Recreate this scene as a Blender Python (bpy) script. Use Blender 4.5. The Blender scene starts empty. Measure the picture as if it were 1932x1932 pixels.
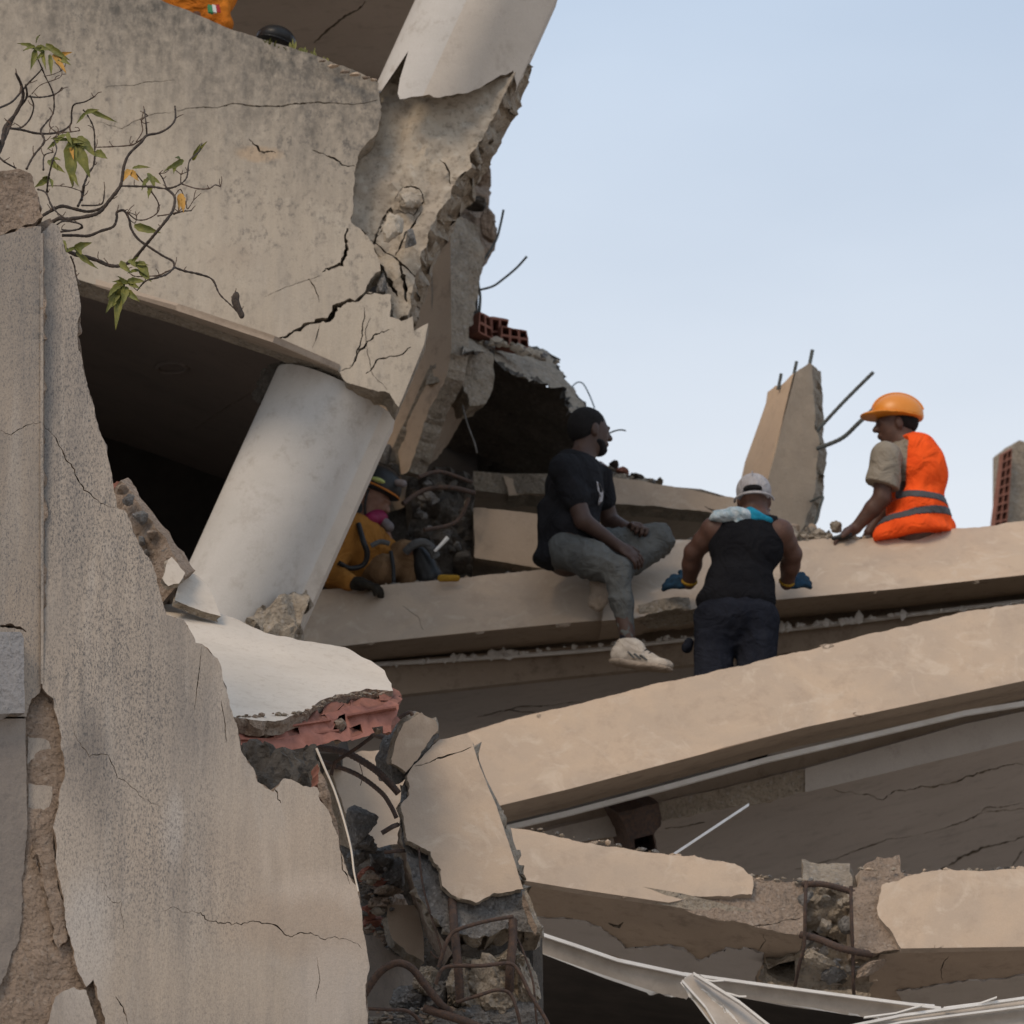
import bpy, bmesh, math, random
import numpy as np
from mathutils import Vector, Matrix, noise
from mathutils.geometry import delaunay_2d_cdt

# ------------------------------------------------------------------ camera, sky, sun, exposure
SC = bpy.context.scene
W = 1932.0                      # pixel grid used for reading positions off the photograph
PITCH = math.radians(15.0)
TH = math.tan(math.radians(6.7))
CAM = Vector((0, 0, 1.6))
FWD = Vector((0, math.cos(PITCH), math.sin(PITCH)))
UP = Vector((0, -math.sin(PITCH), math.cos(PITCH)))
cam = bpy.data.cameras.new('camera')
cam.sensor_width = 36; cam.lens = 18 / TH; cam.clip_end = 3000; cam.clip_start = 0.1
cam.dof.use_dof = True; cam.dof.focus_distance = 15.2; cam.dof.aperture_fstop = 6.3
co = bpy.data.objects.new('camera', cam); SC.collection.objects.link(co)
co.location = CAM; co.rotation_euler = (math.radians(90) + PITCH, 0, 0)
SC.camera = co
SC.render.resolution_x = SC.render.resolution_y = 1024

SUN_EL, SUN_AZ = math.radians(44), math.radians(-147)   # azimuth from +Y, towards -X
world = bpy.data.worlds.new('World'); SC.world = world; world.use_nodes = True
nt = world.node_tree; nt.nodes.clear()
N = nt.nodes.new; L = nt.links.new
out = N('ShaderNodeOutputWorld'); bg = N('ShaderNodeBackground'); sky = N('ShaderNodeTexSky')
sky.sky_type = 'NISHITA'; sky.sun_disc = False; sky.sun_elevation = SUN_EL; sky.sun_rotation = SUN_AZ
sky.air_density = 1.0; sky.dust_density = 1.5; sky.ozone_density = 2.0
tc = N('ShaderNodeTexCoord'); mp = N('ShaderNodeMapping'); mp.inputs['Scale'].default_value = (1.5, 1.5, 4.0)
mp.inputs['Rotation'].default_value = (0.0, 0.35, 0.3)
nz = N('ShaderNodeTexNoise'); nz.inputs['Scale'].default_value = 2.2; nz.inputs['Detail'].default_value = 5; nz.inputs['Roughness'].default_value = 0.5
rp = N('ShaderNodeValToRGB'); rp.color_ramp.elements[0].position = 0.36; rp.color_ramp.elements[1].position = 0.7
rp.color_ramp.elements[0].color = (0.0, 0.0, 0.0, 1); rp.color_ramp.elements[1].color = (0.22, 0.22, 0.22, 1)
# thin high haze, thicker towards the horizon
sep = N('ShaderNodeSeparateXYZ'); mr = N('ShaderNodeMapRange')
mr.inputs['From Min'].default_value = 0.20; mr.inputs['From Max'].default_value = 0.42
mr.inputs['To Min'].default_value = 0.92; mr.inputs['To Max'].default_value = 0.72
ad = N('ShaderNodeMath'); ad.operation = 'ADD'; ad.use_clamp = True
mixs = N('ShaderNodeMixRGB'); mixs.inputs[2].default_value = (8.6, 9.4, 10.5, 1)
hz = N('ShaderNodeMixRGB'); hz.inputs[1].default_value = (8.4, 8.75, 9.2, 1); hz.inputs[2].default_value = (5.9, 7.2, 9.0, 1)
mr2 = N('ShaderNodeMapRange'); mr2.inputs['From Min'].default_value = 0.22; mr2.inputs['From Max'].default_value = 0.40
L(sep.outputs['Z'], mr2.inputs['Value']); L(mr2.outputs[0], hz.inputs[0]); L(hz.outputs[0], mixs.inputs[2])
L(tc.outputs['Generated'], mp.inputs['Vector']); L(mp.outputs[0], nz.inputs['Vector']); L(nz.outputs['Fac'], rp.inputs[0])
L(tc.outputs['Generated'], sep.inputs[0]); L(sep.outputs['Z'], mr.inputs['Value'])
L(mr.outputs[0], ad.inputs[0]); L(rp.outputs[0], ad.inputs[1]); L(ad.outputs[0], mixs.inputs[0])
L(sky.outputs[0], mixs.inputs[1]); L(mixs.outputs[0], bg.inputs[0]); L(bg.outputs[0], out.inputs[0])
bg.inputs[1].default_value = 0.082
sd = bpy.data.lights.new('sun', 'SUN'); sd.energy = 1.5; sd.angle = math.radians(24); sd.color = (1.0, 0.80, 0.58)
so = bpy.data.objects.new('sun', sd); SC.collection.objects.link(so)
sdir = Vector((math.sin(SUN_AZ) * math.cos(SUN_EL), math.cos(SUN_AZ) * math.cos(SUN_EL), math.sin(SUN_EL)))
so.rotation_euler = sdir.to_track_quat('Z', 'Y').to_euler(); so.location = (0, 0, 30)
SC.view_settings.view_transform = 'Standard'; SC.view_settings.look = 'None'
SC.view_settings.exposure = 0.25; SC.view_settings.gamma = 1

# ------------------------------------------------------------------ geometry helpers
def ray(px, py):
    x = (px / W * 2 - 1) * TH; y = (1 - py / W * 2) * TH
    return FWD + Vector((x, 0, 0)) + UP * y
def P(px, py, Y):
    d = ray(px, py); return CAM + d * (Y / d.y)
def M(px, Y):                    # metres spanned by px pixels at depth Y
    return px * 2 * TH / W * Y / math.cos(PITCH)

def V3_(*a): return Vector(a)
class Pl:
    def __init__(s, a, b, c):
        A, B, C = P(*a), P(*b), P(*c)
        s.o = A; s.n = (B - A).cross(C - A).normalized()
        if s.n.dot(A - CAM) > 0: s.n = -s.n
        s.u = (B - A).normalized(); s.v = s.n.cross(s.u)
    def hit(s, px, py):
        d = ray(px, py); return CAM + d * ((s.o - CAM).dot(s.n) / d.dot(s.n))
    def to2(s, p): q = p - s.o; return (q.dot(s.u), q.dot(s.v))
    def to3(s, uv, h=0.0): return s.o + s.u * uv[0] + s.v * uv[1] + s.n * h
    def back(s, d):              # same plane pushed away from the viewer
        q = Pl.__new__(Pl); q.o = s.o - s.n * d; q.n = s.n; q.u = s.u; q.v = s.v; return q

def link(name, verts, faces, mats, midx=None, parent=None, smooth=None):
    vs = [Vector(v) for v in verts]
    c = Vector((sum(v.x for v in vs), sum(v.y for v in vs), sum(v.z for v in vs))) / len(vs)
    c.z = min(v.z for v in vs)
    me = bpy.data.meshes.new(name)
    me.from_pydata([v - c for v in vs], [], faces)
    for m in (mats if isinstance(mats, (list, tuple)) else [mats]): me.materials.append(m)
    if midx is not None: me.polygons.foreach_set('material_index', midx)
    bm = bmesh.new(); bm.from_mesh(me); bmesh.ops.recalc_face_normals(bm, faces=bm.faces); bm.to_mesh(me); bm.free()
    if smooth is not None:
        me.polygons.foreach_set('use_smooth', [True] * len(me.polygons))
        if smooth < 180: me.set_sharp_from_angle(angle=math.radians(smooth))
    o = bpy.data.objects.new(name, me); SC.collection.objects.link(o)
    if parent:
        o.parent = parent; base = Vector(parent.location)
        if parent.parent: base += Vector(parent.parent.location)
        o.location = c - base
    else: o.location = c
    return o

def thing(name, label, cat, loc, group=None):
    o = bpy.data.objects.new(name, None); SC.collection.objects.link(o); o.location = loc
    o.empty_display_size = 0.1
    o['label'] = label; o['category'] = cat
    if group: o['group'] = group
    return o
def tag(o, label, cat, group=None):
    o['label'] = label; o['category'] = cat
    if group: o['group'] = group
    return o

def jag(pts, rng, seg=7.0, closed=True):
    out = []
    n = len(pts)
    for i in range(n if closed else n - 1):
        a, b = pts[i], pts[(i + 1) % n]
        amp = a[2] if len(a) > 2 else 0
        L_ = math.hypot(b[0] - a[0], b[1] - a[1])
        k = max(1, int(L_ / seg)) if amp else 1
        k = 1 << max(0, math.ceil(math.log2(k))) if amp else 1
        off = [0.0] * (k + 1); st = k; am = min(amp * 1.0, L_ * 0.2)
        while st > 1:
            for j in range(0, k, st):
                off[j + st // 2] = (off[j] + off[j + st]) / 2 + rng.uniform(-am, am)
            st //= 2; am *= 0.62
        nx, ny = (b[1] - a[1]) / (L_ + 1e-9), -(b[0] - a[0]) / (L_ + 1e-9)
        for j in range(k):
            t = j / k
            if amp and 0 < j: t += rng.uniform(-.25, .25) / k
            out.append((a[0] + (b[0] - a[0]) * t + nx * off[j], a[1] + (b[1] - a[1]) * t + ny * off[j]))
    if not closed: out.append((pts[-1][0], pts[-1][1]))
    return out

def crack(pts, w=2.5, seed=0, amp=3.0, taper=True, seg=6):
    rng = random.Random(seed)
    line = jag([(p[0], p[1], amp) for p in pts], rng, seg, closed=False)
    n = len(line); l, r = [], []
    for i, p in enumerate(line):
        a = line[max(0, i - 1)]; b = line[min(n - 1, i + 1)]
        dx, dy = b[0] - a[0], b[1] - a[1]; d = math.hypot(dx, dy) + 1e-9
        t = i / (n - 1)
        ww = w * (0.35 + 0.65 * math.sin(math.pi * min(1, max(0, t)))) if taper else w
        ww *= rng.uniform(0.45, 1.3) * 0.5
        l.append((p[0] - dy / d * ww, p[1] + dx / d * ww)); r.append((p[0] + dy / d * ww, p[1] - dx / d * ww))
    return l + r[::-1]

def inpoly(X, Y, poly):
    r = np.zeros(X.shape, bool); n = len(poly); j = n - 1
    for i in range(n):
        xi, yi = poly[i]; xj, yj = poly[j]
        if yi != yj:
            c = ((yi > Y) != (yj > Y)) & (X < (xj - xi) * (Y - yi) / (yj - yi) + xi); r ^= c
        j = i
    return r

def slab(name, outline, pl, th, mats, holes=(), grid=0.06, nf=0.003, ns=0.012, rings=2, ext=None,
         parent=None, seed=1, nfs=4.0, seg=7.0, smooth=38, bulge=None):
    """outline read in pixels, laid on plane pl, real thickness th behind it; holes are pits through it"""
    rng = random.Random(seed)
    outer = [pl.to2(pl.hit(*p)) for p in jag(outline, rng, seg)]
    hs = [[pl.to2(pl.hit(*p)) for p in h] for h in holes]
    vs = []; es = []
    for ring in [outer] + hs:
        b = len(vs); n = len(ring); vs += ring; es += [(b + i, b + (i + 1) % n) for i in range(n)]
    xs = [p[0] for p in outer]; ys = [p[1] for p in outer]
    gx = np.arange(min(xs), max(xs), grid); gy = np.arange(min(ys), max(ys), grid * .87)
    if len(gx) * len(gy) > 1:
        GX, GY = np.meshgrid(gx, gy); GX = GX + (np.arange(len(gy)) % 2)[:, None] * grid / 2
        rs = np.random.RandomState(seed); GX = GX + rs.uniform(-.25, .25, GX.shape) * grid; GY = GY + rs.uniform(-.25, .25, GY.shape) * grid
        GX = GX.ravel(); GY = GY.ravel(); m = inpoly(GX, GY, outer)
        vs = vs + list(zip(GX[m].tolist(), GY[m].tolist()))
    res = delaunay_2d_cdt([Vector(v) for v in vs], es, [], 0, 1e-6)
    V2, F = res[0], res[2]
    cx = np.array([sum(V2[i].x for i in f) / 3 for f in F]); cy = np.array([sum(V2[i].y for i in f) / 3 for f in F])
    keep = inpoly(cx, cy, outer); hole = np.zeros(len(F), bool)
    for h in hs: hole |= inpoly(cx, cy, h)
    hole &= keep; keep &= ~hole
    ext = ext if ext is not None else -pl.n * th
    verts = []; faces = []; mi = []; fr = {}; bk = {}
    def fv(i):
        if i not in fr:
            p = pl.to3(V2[i]); h = nf * (noise.noise(p * nfs) + .6 * noise.noise(p * nfs * 3.3) + .4 * noise.noise(p * nfs * 9)) if nf else 0
            if bulge: h += bulge(V2[i])
            fr[i] = len(verts); verts.append(p + pl.n * h)
        return fr[i]
    def bv(i):
        if i not in bk:
            p = pl.to3(V2[i]) + ext; bk[i] = len(verts); verts.append(p)
        return bk[i]
    cnt = {}
    for k, f in enumerate(F):
        if keep[k]:
            faces.append([fv(i) for i in f]); mi.append(0)
            for a, b in ((f[0], f[1]), (f[1], f[2]), (f[2], f[0])):
                e = (min(a, b), max(a, b)); cnt[e] = cnt.get(e, 0) + 1
        if keep[k] or hole[k]: faces.append([bv(i) for i in reversed(f)]); mi.append(1)
    ch = {}
    def chain(i):
        if i not in ch:
            c = [fv(i)]
            for k in range(1, rings):
                p = pl.to3(V2[i]) + ext * (k / rings)
                p = p + Vector((noise.noise(p * 23), noise.noise(p * 23 + Vector((9, 0, 0))), noise.noise(p * 23 + Vector((0, 9, 0))))) * ns * 2
                c.append(len(verts)); verts.append(p)
            c.append(bv(i)); ch[i] = c
        return ch[i]
    for e, n in cnt.items():
        if n == 1:
            A, B = chain(e[0]), chain(e[1])
            for k in range(rings): faces.append([A[k], B[k], B[k + 1], A[k + 1]]); mi.append(1)
    return link(name, verts, faces, list(mats), mi, parent, smooth)

def box(name, a, b, back, th, mats, parent=None):
    """a straight plate: front edge a-b, running along vector back, thickness vector th"""
    vs = [a, b, b + back, a + back]; vs = vs + [v + th for v in vs]
    return link(name, vs, [(0, 1, 2, 3), (4, 5, 6, 7), (0, 1, 5, 4), (1, 2, 6, 5), (2, 3, 7, 6), (3, 0, 4, 7)], mats, None, parent)

def spline(pts, n):
    """Catmull-Rom through (Vector, radius)"""
    out = []
    q = [pts[0]] + list(pts) + [pts[-1]]
    for i in range(1, len(q) - 2):
        for k in range(n):
            t = k / n; a, b, c, d = q[i - 1], q[i], q[i + 1], q[i + 2]
            def cr(w, x, y, z): return 0.5 * ((2 * x) + (y - w) * t + (2 * w - 5 * x + 4 * y - z) * t * t + (3 * x - w - 3 * y + z) * t ** 3)
            out.append((cr(a[0], b[0], c[0], d[0]), cr(a[1], b[1], c[1], d[1])))
    out.append(q[-2]); return out

def tube_geo(pts, sides=8, n=6, rib=0.0, knob=0.0, seed=0):
    rng = random.Random(seed)
    sp = spline(pts, n) if n > 1 else list(pts)
    verts = []; faces = []; X = None
    for i, (p, r) in enumerate(sp):
        d = (sp[min(i + 1, len(sp) - 1)][0] - sp[max(i - 1, 0)][0]).normalized()
        if X is None: X = d.orthogonal().normalized()
        X = (X - d * X.dot(d)).normalized(); Yv = d.cross(X)
        rr = max(r, 0.0004) * (1 + (rib if i % 2 else 0)) * (1 + rng.uniform(-knob, knob))
        for s in range(sides):
            a = 2 * math.pi * s / sides; verts.append(p + X * math.cos(a) * rr + Yv * math.sin(a) * rr)
    m = len(sp)
    for i in range(m - 1):
        for s in range(sides):
            a = i * sides + s; b = i * sides + (s + 1) % sides; faces.append((a, b, b + sides, a + sides))
    faces.append(tuple(range(sides))); faces.append(tuple(range((m - 1) * sides, m * sides)))
    return verts, faces

def tubes(name, lines, mat, parent=None, **kw):
    V = []; F = []
    for k, l in enumerate(lines):
        v, f = tube_geo(l, seed=k, **kw); b = len(V); V += v; F += [tuple(i + b for i in q) for q in f]
    return link(name, V, F, mat, None, parent, 60)

def pxline(pts, r, Y=None):      # (px, py, Y) list -> tube centreline
    out = []
    for i, p in enumerate(pts):
        y = p[2] if len(p) > 2 else Y
        rr = r if not isinstance(r, (tuple, list)) else r[0] + (r[1] - r[0]) * i / (len(pts) - 1)
        out.append((P(p[0], p[1], y), rr))
    return out

def rock(name, c, rad, mat, seed=0, parent=None, planes=17, rough=0.07, sub=4, rot=(0, 0, 0), link_=True):
    rng = random.Random(seed)
    bm = bmesh.new(); bmesh.ops.create_icosphere(bm, subdivisions=sub, radius=1)
    pls = []
    for _ in range(planes):
        v = Vector((rng.gauss(0, 1), rng.gauss(0, 1), rng.gauss(0, 1))).normalized(); pls.append((v, rng.uniform(.48, .9)))
    R = Matrix.Rotation(rot[0], 3, 'X') @ Matrix.Rotation(rot[1], 3, 'Y') @ Matrix.Rotation(rot[2], 3, 'Z')
    off = Vector((seed * 3.1, 0, 0)); vs = []
    for v in bm.verts:
        d = v.co.normalized(); k = 1.15
        for n_, h in pls:
            q = d.dot(n_)
            if q > 0.05: k = min(k, h / q)
        k *= 1 + rough * (noise.noise(d * 3 + off) * 1.6 + noise.noise(d * 8 + off) + .7 * noise.noise(d * 21 + off))
        p = d * k; vs.append(c + R @ Vector((p.x * rad[0], p.y * rad[1], p.z * rad[2])))
    fs = [tuple(l.index for l in f.verts) for f in bm.faces]; bm.free()
    if not link_: return vs, fs
    return link(name, vs, fs, mat, None, parent, 30)

# ------------------------------------------------------------------ signed-distance modeller for bodies and clothes
def blend(prims, h=0.009, k=0.03, pad=0.05, cuts=(), carve=(), inflate=0.0, wr=0.0, wf=18.0, wdir=(0.4, 0.3, 1.0), seed=0):
    """prims: ('c',a,b,ra,rb) tapered capsule, ('e',c,(rx,ry,rz),R) ellipsoid; smooth union -> closed mesh"""
    lo = np.array([1e9] * 3); hi = -lo
    for p in prims:
        if p[0] == 'c':
            for q, r in ((p[1], p[3]), (p[2], p[4])): lo = np.minimum(lo, np.array(q) - r); hi = np.maximum(hi, np.array(q) + r)
        else:
            m = max(p[2]); lo = np.minimum(lo, np.array(p[1]) - m); hi = np.maximum(hi, np.array(p[1]) + m)
    lo -= pad + inflate; hi += pad + inflate
    n = np.ceil((hi - lo) / h).astype(int) + 1
    D = np.full(n, 0.2, np.float32)
    ax = [lo[i] + h * np.arange(n[i]) for i in range(3)]
    for p in prims:
        kk = k if len(p) < 6 or p[0] != 'c' else p[5]
        if p[0] == 'e' and len(p) > 4: kk = p[4]
        if p[0] == 'c': pl_, ph_ = np.minimum(np.array(p[1]) - p[3], np.array(p[2]) - p[4]), np.maximum(np.array(p[1]) + p[3], np.array(p[2]) + p[4])
        else: m = max(p[2]); pl_, ph_ = np.array(p[1]) - m, np.array(p[1]) + m
        mg = kk + inflate + 0.03
        s = [slice(max(0, int((pl_[i] - mg - lo[i]) / h)), min(n[i], int((ph_[i] + mg - lo[i]) / h) + 2)) for i in range(3)]
        X, Y, Z = np.meshgrid(ax[0][s[0]], ax[1][s[1]], ax[2][s[2]], indexing='ij')
        if p[0] == 'c':
            a = np.array(p[1]); b = np.array(p[2]); ba = b - a; L2 = (ba @ ba) + 1e-9
            t = np.clip(((X - a[0]) * ba[0] + (Y - a[1]) * ba[1] + (Z - a[2]) * ba[2]) / L2, 0, 1)
            d = np.sqrt((X - a[0] - t * ba[0]) ** 2 + (Y - a[1] - t * ba[1]) ** 2 + (Z - a[2] - t * ba[2]) ** 2) - (p[3] + (p[4] - p[3]) * t)
        else:
            c = np.array(p[1]); r = np.array(p[2]); R = np.array(p[3]) if p[3] is not None else np.eye(3)
            x, y, z = X - c[0], Y - c[1], Z - c[2]
            lx = (R[0, 0] * x + R[1, 0] * y + R[2, 0] * z) / r[0]; ly = (R[0, 1] * x + R[1, 1] * y + R[2, 1] * z) / r[1]; lz = (R[0, 2] * x + R[1, 2] * y + R[2, 2] * z) / r[2]
            k0 = np.sqrt(lx ** 2 + ly ** 2 + lz ** 2); k1 = np.sqrt((lx / r[0]) ** 2 + (ly / r[1]) ** 2 + (lz / r[2]) ** 2) + 1e-9
            d = k0 * (k0 - 1) / k1
        d = d - inflate; o = D[s[0], s[1], s[2]]
        hh = np.maximum(kk - np.abs(o - d), 0) / kk
        D[s[0], s[1], s[2]] = np.minimum(o, d) - hh * hh * kk * 0.25
    X, Y, Z = np.meshgrid(*ax, indexing='ij')
    if wr:
        w = wf; a, b, c = wdir
        u = X * a + Y * b + Z * c; v = X * c - Z * a + Y * .5
        rdg = lambda q: 1 - 2 * np.sqrt(np.abs(np.sin(q * .5)))
        amp = .55 + .45 * np.sin(v * w * .31 + u * w * .17 + seed * 1.7)
        D = D - wr * amp * (rdg(u * w + 2.2 * np.sin(v * w * .37 + seed)) * .7 + .5 * rdg(u * w * 1.7 + v * w * .9 + 3 * np.sin(X * w * .5 + seed)) + .25 * np.sin(v * w * 2.3 + u * 9))
    for (o_, n_) in cuts:
        D = np.maximum(D, (X - o_[0]) * n_[0] + (Y - o_[1]) * n_[1] + (Z - o_[2]) * n_[2])
    for (a, b, ra, rb_) in carve:
        a = np.array(a); b = np.array(b); ba = b - a; t_ = np.clip(((X - a[0]) * ba[0] + (Y - a[1]) * ba[1] + (Z - a[2]) * ba[2]) / (ba @ ba), 0, 1)
        D = np.maximum(D, ra + (rb_ - ra) * t_ - np.sqrt((X - a[0] - t_ * ba[0]) ** 2 + (Y - a[1] - t_ * ba[1]) ** 2 + (Z - a[2] - t_ * ba[2]) ** 2))
    D[0] = D[-1] = .1; D[:, 0] = D[:, -1] = .1; D[:, :, 0] = D[:, :, -1] = .1
    # naive surface nets
    S = D < 0
    cs = [(i, j, k_) for i in (0, 1) for j in (0, 1) for k_ in (0, 1)]
    def sl(A, c): return A[c[0]:A.shape[0] - 1 + c[0], c[1]:A.shape[1] - 1 + c[1], c[2]:A.shape[2] - 1 + c[2]]
    tot = sum(sl(S, c).astype(np.int8) for c in cs); act = (tot > 0) & (tot < 8)
    I = np.argwhere(act); idx = -np.ones(act.shape, np.int64); idx[act] = np.arange(len(I))
    acc = np.zeros((len(I), 3)); cn = np.zeros(len(I))
    for i, c in enumerate(cs):
        for a in range(3):
            if c[a]: continue
            e = list(c); e[a] = 1
            da = D[I[:, 0] + c[0], I[:, 1] + c[1], I[:, 2] + c[2]]; db = D[I[:, 0] + e[0], I[:, 1] + e[1], I[:, 2] + e[2]]
            m = (da < 0) != (db < 0); t = np.where(m, da / (da - db + 1e-12), 0)
            q = np.tile(np.array(c, float), (len(I), 1)); q[:, a] += t
            acc[m] += q[m]; cn[m] += 1
    V = lo + h * (I + acc / np.maximum(cn, 1)[:, None])
    F = []
    for a in range(3):
        b, c = (a + 1) % 3, (a + 2) % 3
        s0 = [slice(None)] * 3; s1 = [slice(None)] * 3; s0[a] = slice(0, -1); s1[a] = slice(1, None)
        E = np.argwhere(S[tuple(s0)] != S[tuple(s1)])
        E = E[(E[:, b] > 0) & (E[:, c] > 0)]
        q = []
        for (db_, dc_) in ((0, 0), (1, 0), (1, 1), (0, 1)):
            G = E.copy(); G[:, b] -= db_; G[:, c] -= dc_; q.append(idx[G[:, 0], G[:, 1], G[:, 2]])
        Q = np.stack(q, 1); F.append(Q[(Q >= 0).all(1)])
    F = np.concatenate(F)
    return V, F
def solid(name, prims, mat, parent=None, **kw):
    V, F = blend(prims, **kw)
    o = link(name, [tuple(v) for v in V.tolist()], F.tolist(), mat, None, parent, 180)
    return o

# ------------------------------------------------------------------ materials
def newmat(name, rough=0.9, metal=0.0):
    m = bpy.data.materials.new(name); m.use_nodes = True; t = m.node_tree
    b = t.nodes['Principled BSDF']; b.inputs['Roughness'].default_value = rough; b.inputs['Metallic'].default_value = metal
    b.inputs['Specular IOR Level'].default_value = 0.25
    return m, t, b
def noise_n(t, vec, scale, detail=4, rough=0.55, dist=0.0):
    n = t.nodes.new('ShaderNodeTexNoise'); n.inputs['Scale'].default_value = scale; n.inputs['Detail'].default_value = detail
    n.inputs['Roughness'].default_value = rough; n.inputs['Distortion'].default_value = dist; t.links.new(vec, n.inputs['Vector']); return n.outputs['Fac']
def ramp_n(t, fac, p0, p1, a=0.0, b=1.0):
    r = t.nodes.new('ShaderNodeMapRange'); r.inputs['From Min'].default_value = p0; r.inputs['From Max'].default_value = p1
    r.inputs['To Min'].default_value = a; r.inputs['To Max'].default_value = b; t.links.new(fac, r.inputs['Value']); return r.outputs[0]
def mul_n(t, a, b):
    m = t.nodes.new('ShaderNodeMath'); m.operation = 'MULTIPLY'; t.links.new(a, m.inputs[0])
    if isinstance(b, float): m.inputs[1].default_value = b
    else: t.links.new(b, m.inputs[1])
    return m.outputs[0]
def mix_n(t, fac, a, b):
    m = t.nodes.new('ShaderNodeMixRGB'); 
    if isinstance(fac, float): m.inputs[0].default_value = fac
    else: t.links.new(fac, m.inputs[0])
    for i, c in ((1, a), (2, b)):
        if isinstance(c, tuple): m.inputs[i].default_value = (*c, 1)
        else: t.links.new(c, m.inputs[i])
    return m.outputs[0]

def plaster(name, base, blotch, dark, **kw):
    return plaster_(name, base, blotch, dark, **kw)
def plaster_(name, base, blotch, dark, spk=0.6, spks=45.0, streak=1.0, bscale=1.6, bl=0.7, bump=0.35, bs=90.0, lo=.52, hi=.66, big=0.4, rough=0.92, light=None, patch=False, relief=.8, blobs=(), stains=(), edge=None, vst=0.0):
    m, t, b = newmat(name, rough); tc = t.nodes.new('ShaderNodeTexCoord'); g = t.nodes.new('ShaderNodeNewGeometry')
    mp = t.nodes.new('ShaderNodeMapping'); mp.inputs['Scale'].default_value = (1, 1, streak); t.links.new(g.outputs['Position'], mp.inputs['Vector'])
    v = mp.outputs[0]; pos = g.outputs['Position']
    c = mix_n(t, mul_n(t, ramp_n(t, noise_n(t, v, bscale, 6, .6, .6), .38, .62), bl), base, blotch)
    if light: c = mix_n(t, mul_n(t, ramp_n(t, noise_n(t, v, bscale * 2.3, 5, .65, 1.2), .55, .68), .7), c, light)
    mask = ramp_n(t, noise_n(t, v, bscale * .9, 3, .6, .3), .4, .62, 1 - big, 1.0)
    wob = noise_n(t, v, 5, 5, .65)
    def blob(cen, rad):
        a = t.nodes.new('ShaderNodeVectorMath'); a.operation = 'SUBTRACT'; t.links.new(pos, a.inputs[0]); a.inputs[1].default_value = cen
        d = t.nodes.new('ShaderNodeVectorMath'); d.operation = 'DIVIDE'; t.links.new(a.outputs[0], d.inputs[0]); d.inputs[1].default_value = rad
        l = t.nodes.new('ShaderNodeVectorMath'); l.operation = 'LENGTH'; t.links.new(d.outputs[0], l.inputs[0])
        m_ = t.nodes.new('ShaderNodeMath'); m_.operation = 'MULTIPLY_ADD'; t.links.new(wob, m_.inputs[0]); m_.inputs[1].default_value = 1.6; t.links.new(l.outputs['Value'], m_.inputs[2])
        return m_.outputs[0]
    if vst:       # soft vertical run-off streaks, two widths
        for sc_, am_ in ((9, .8), (34, .6)):
            mv = t.nodes.new('ShaderNodeMapping'); mv.inputs['Scale'].default_value = (1, 1, .07); t.links.new(pos, mv.inputs['Vector'])
            c = mix_n(t, mul_n(t, ramp_n(t, noise_n(t, mv.outputs[0], sc_, 4, .6), .46, .72), vst * am_), c, (.17, .16, .155))
            c = mix_n(t, mul_n(t, ramp_n(t, noise_n(t, mv.outputs[0], sc_ * 1.3, 4, .6), .56, .76), vst * am_ * .8), c, (.56, .51, .45))
    for (cen, rad, col, am, soft) in stains:
        c = mix_n(t, mul_n(t, ramp_n(t, blob(cen, rad), 1.8 - soft, 1.8, 1, 0), am), c, col)
    if edge:      # weathering along a rim: vertical drips of black growth below it
        (e0, en, ew) = edge
        a = t.nodes.new('ShaderNodeVectorMath'); a.operation = 'SUBTRACT'; t.links.new(pos, a.inputs[0]); a.inputs[1].default_value = e0
        d = t.nodes.new('ShaderNodeVectorMath'); d.operation = 'DOT_PRODUCT'; t.links.new(a.outputs[0], d.inputs[0]); d.inputs[1].default_value = en
        mq = t.nodes.new('ShaderNodeMapping'); mq.inputs['Scale'].default_value = (1, 1, .12); t.links.new(pos, mq.inputs['Vector'])
        st = noise_n(t, mq.outputs[0], 14, 5, .7)
        m_ = t.nodes.new('ShaderNodeMath'); m_.operation = 'MULTIPLY_ADD'; t.links.new(st, m_.inputs[0]); m_.inputs[1].default_value = -ew * 1.8; t.links.new(d.outputs['Value'], m_.inputs[2])
        c = mix_n(t, mul_n(t, mul_n(t, ramp_n(t, m_.outputs[0], -ew * 2.3, -ew * .7, 0, 1), ramp_n(t, noise_n(t, v, 24, 6, .75), .36, .60, .35, 1)), .95), c, (.07, .066, .06))
    for (cen, rad, am) in blobs:
        ad_ = t.nodes.new('ShaderNodeMath'); ad_.operation = 'MULTIPLY_ADD'; t.links.new(ramp_n(t, blob(cen, rad), 1.0, 2.0, 1, 0), ad_.inputs[0]); ad_.inputs[1].default_value = am; t.links.new(mask, ad_.inputs[2]); mask = ad_.outputs[0]
    sp = mul_n(t, mul_n(t, ramp_n(t, noise_n(t, v, spks, 6, .75), lo, hi), mask), spk)
    sp = ramp_n(t, sp, 0, .9, 0, .9)
    c = mix_n(t, sp, c, dark)
    if patch:    # coarse clusters of mould dots on top of the fine ones
        m2 = ramp_n(t, noise_n(t, v, bscale * 1.7, 3, .6, .4), .48, .62)
        c = mix_n(t, mul_n(t, mul_n(t, ramp_n(t, noise_n(t, v, spks * .3, 6, .78), .54, .68), m2), .5), c, dark)
    fine = noise_n(t, pos, 260, 3, .7)
    c = mix_n(t, ramp_n(t, fine, .35, .7, 0.0, .22), c, dark)
    t.links.new(c, b.inputs['Base Color'])
    bp = t.nodes.new('ShaderNodeBump'); bp.inputs['Strength'].default_value = bump; bp.inputs['Distance'].default_value = 0.01
    t.links.new(noise_n(t, pos, bs, 5, .65), bp.inputs['Height'])
    b2 = t.nodes.new('ShaderNodeBump'); b2.inputs['Strength'].default_value = bump * relief; b2.inputs['Distance'].default_value = 0.03
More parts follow.
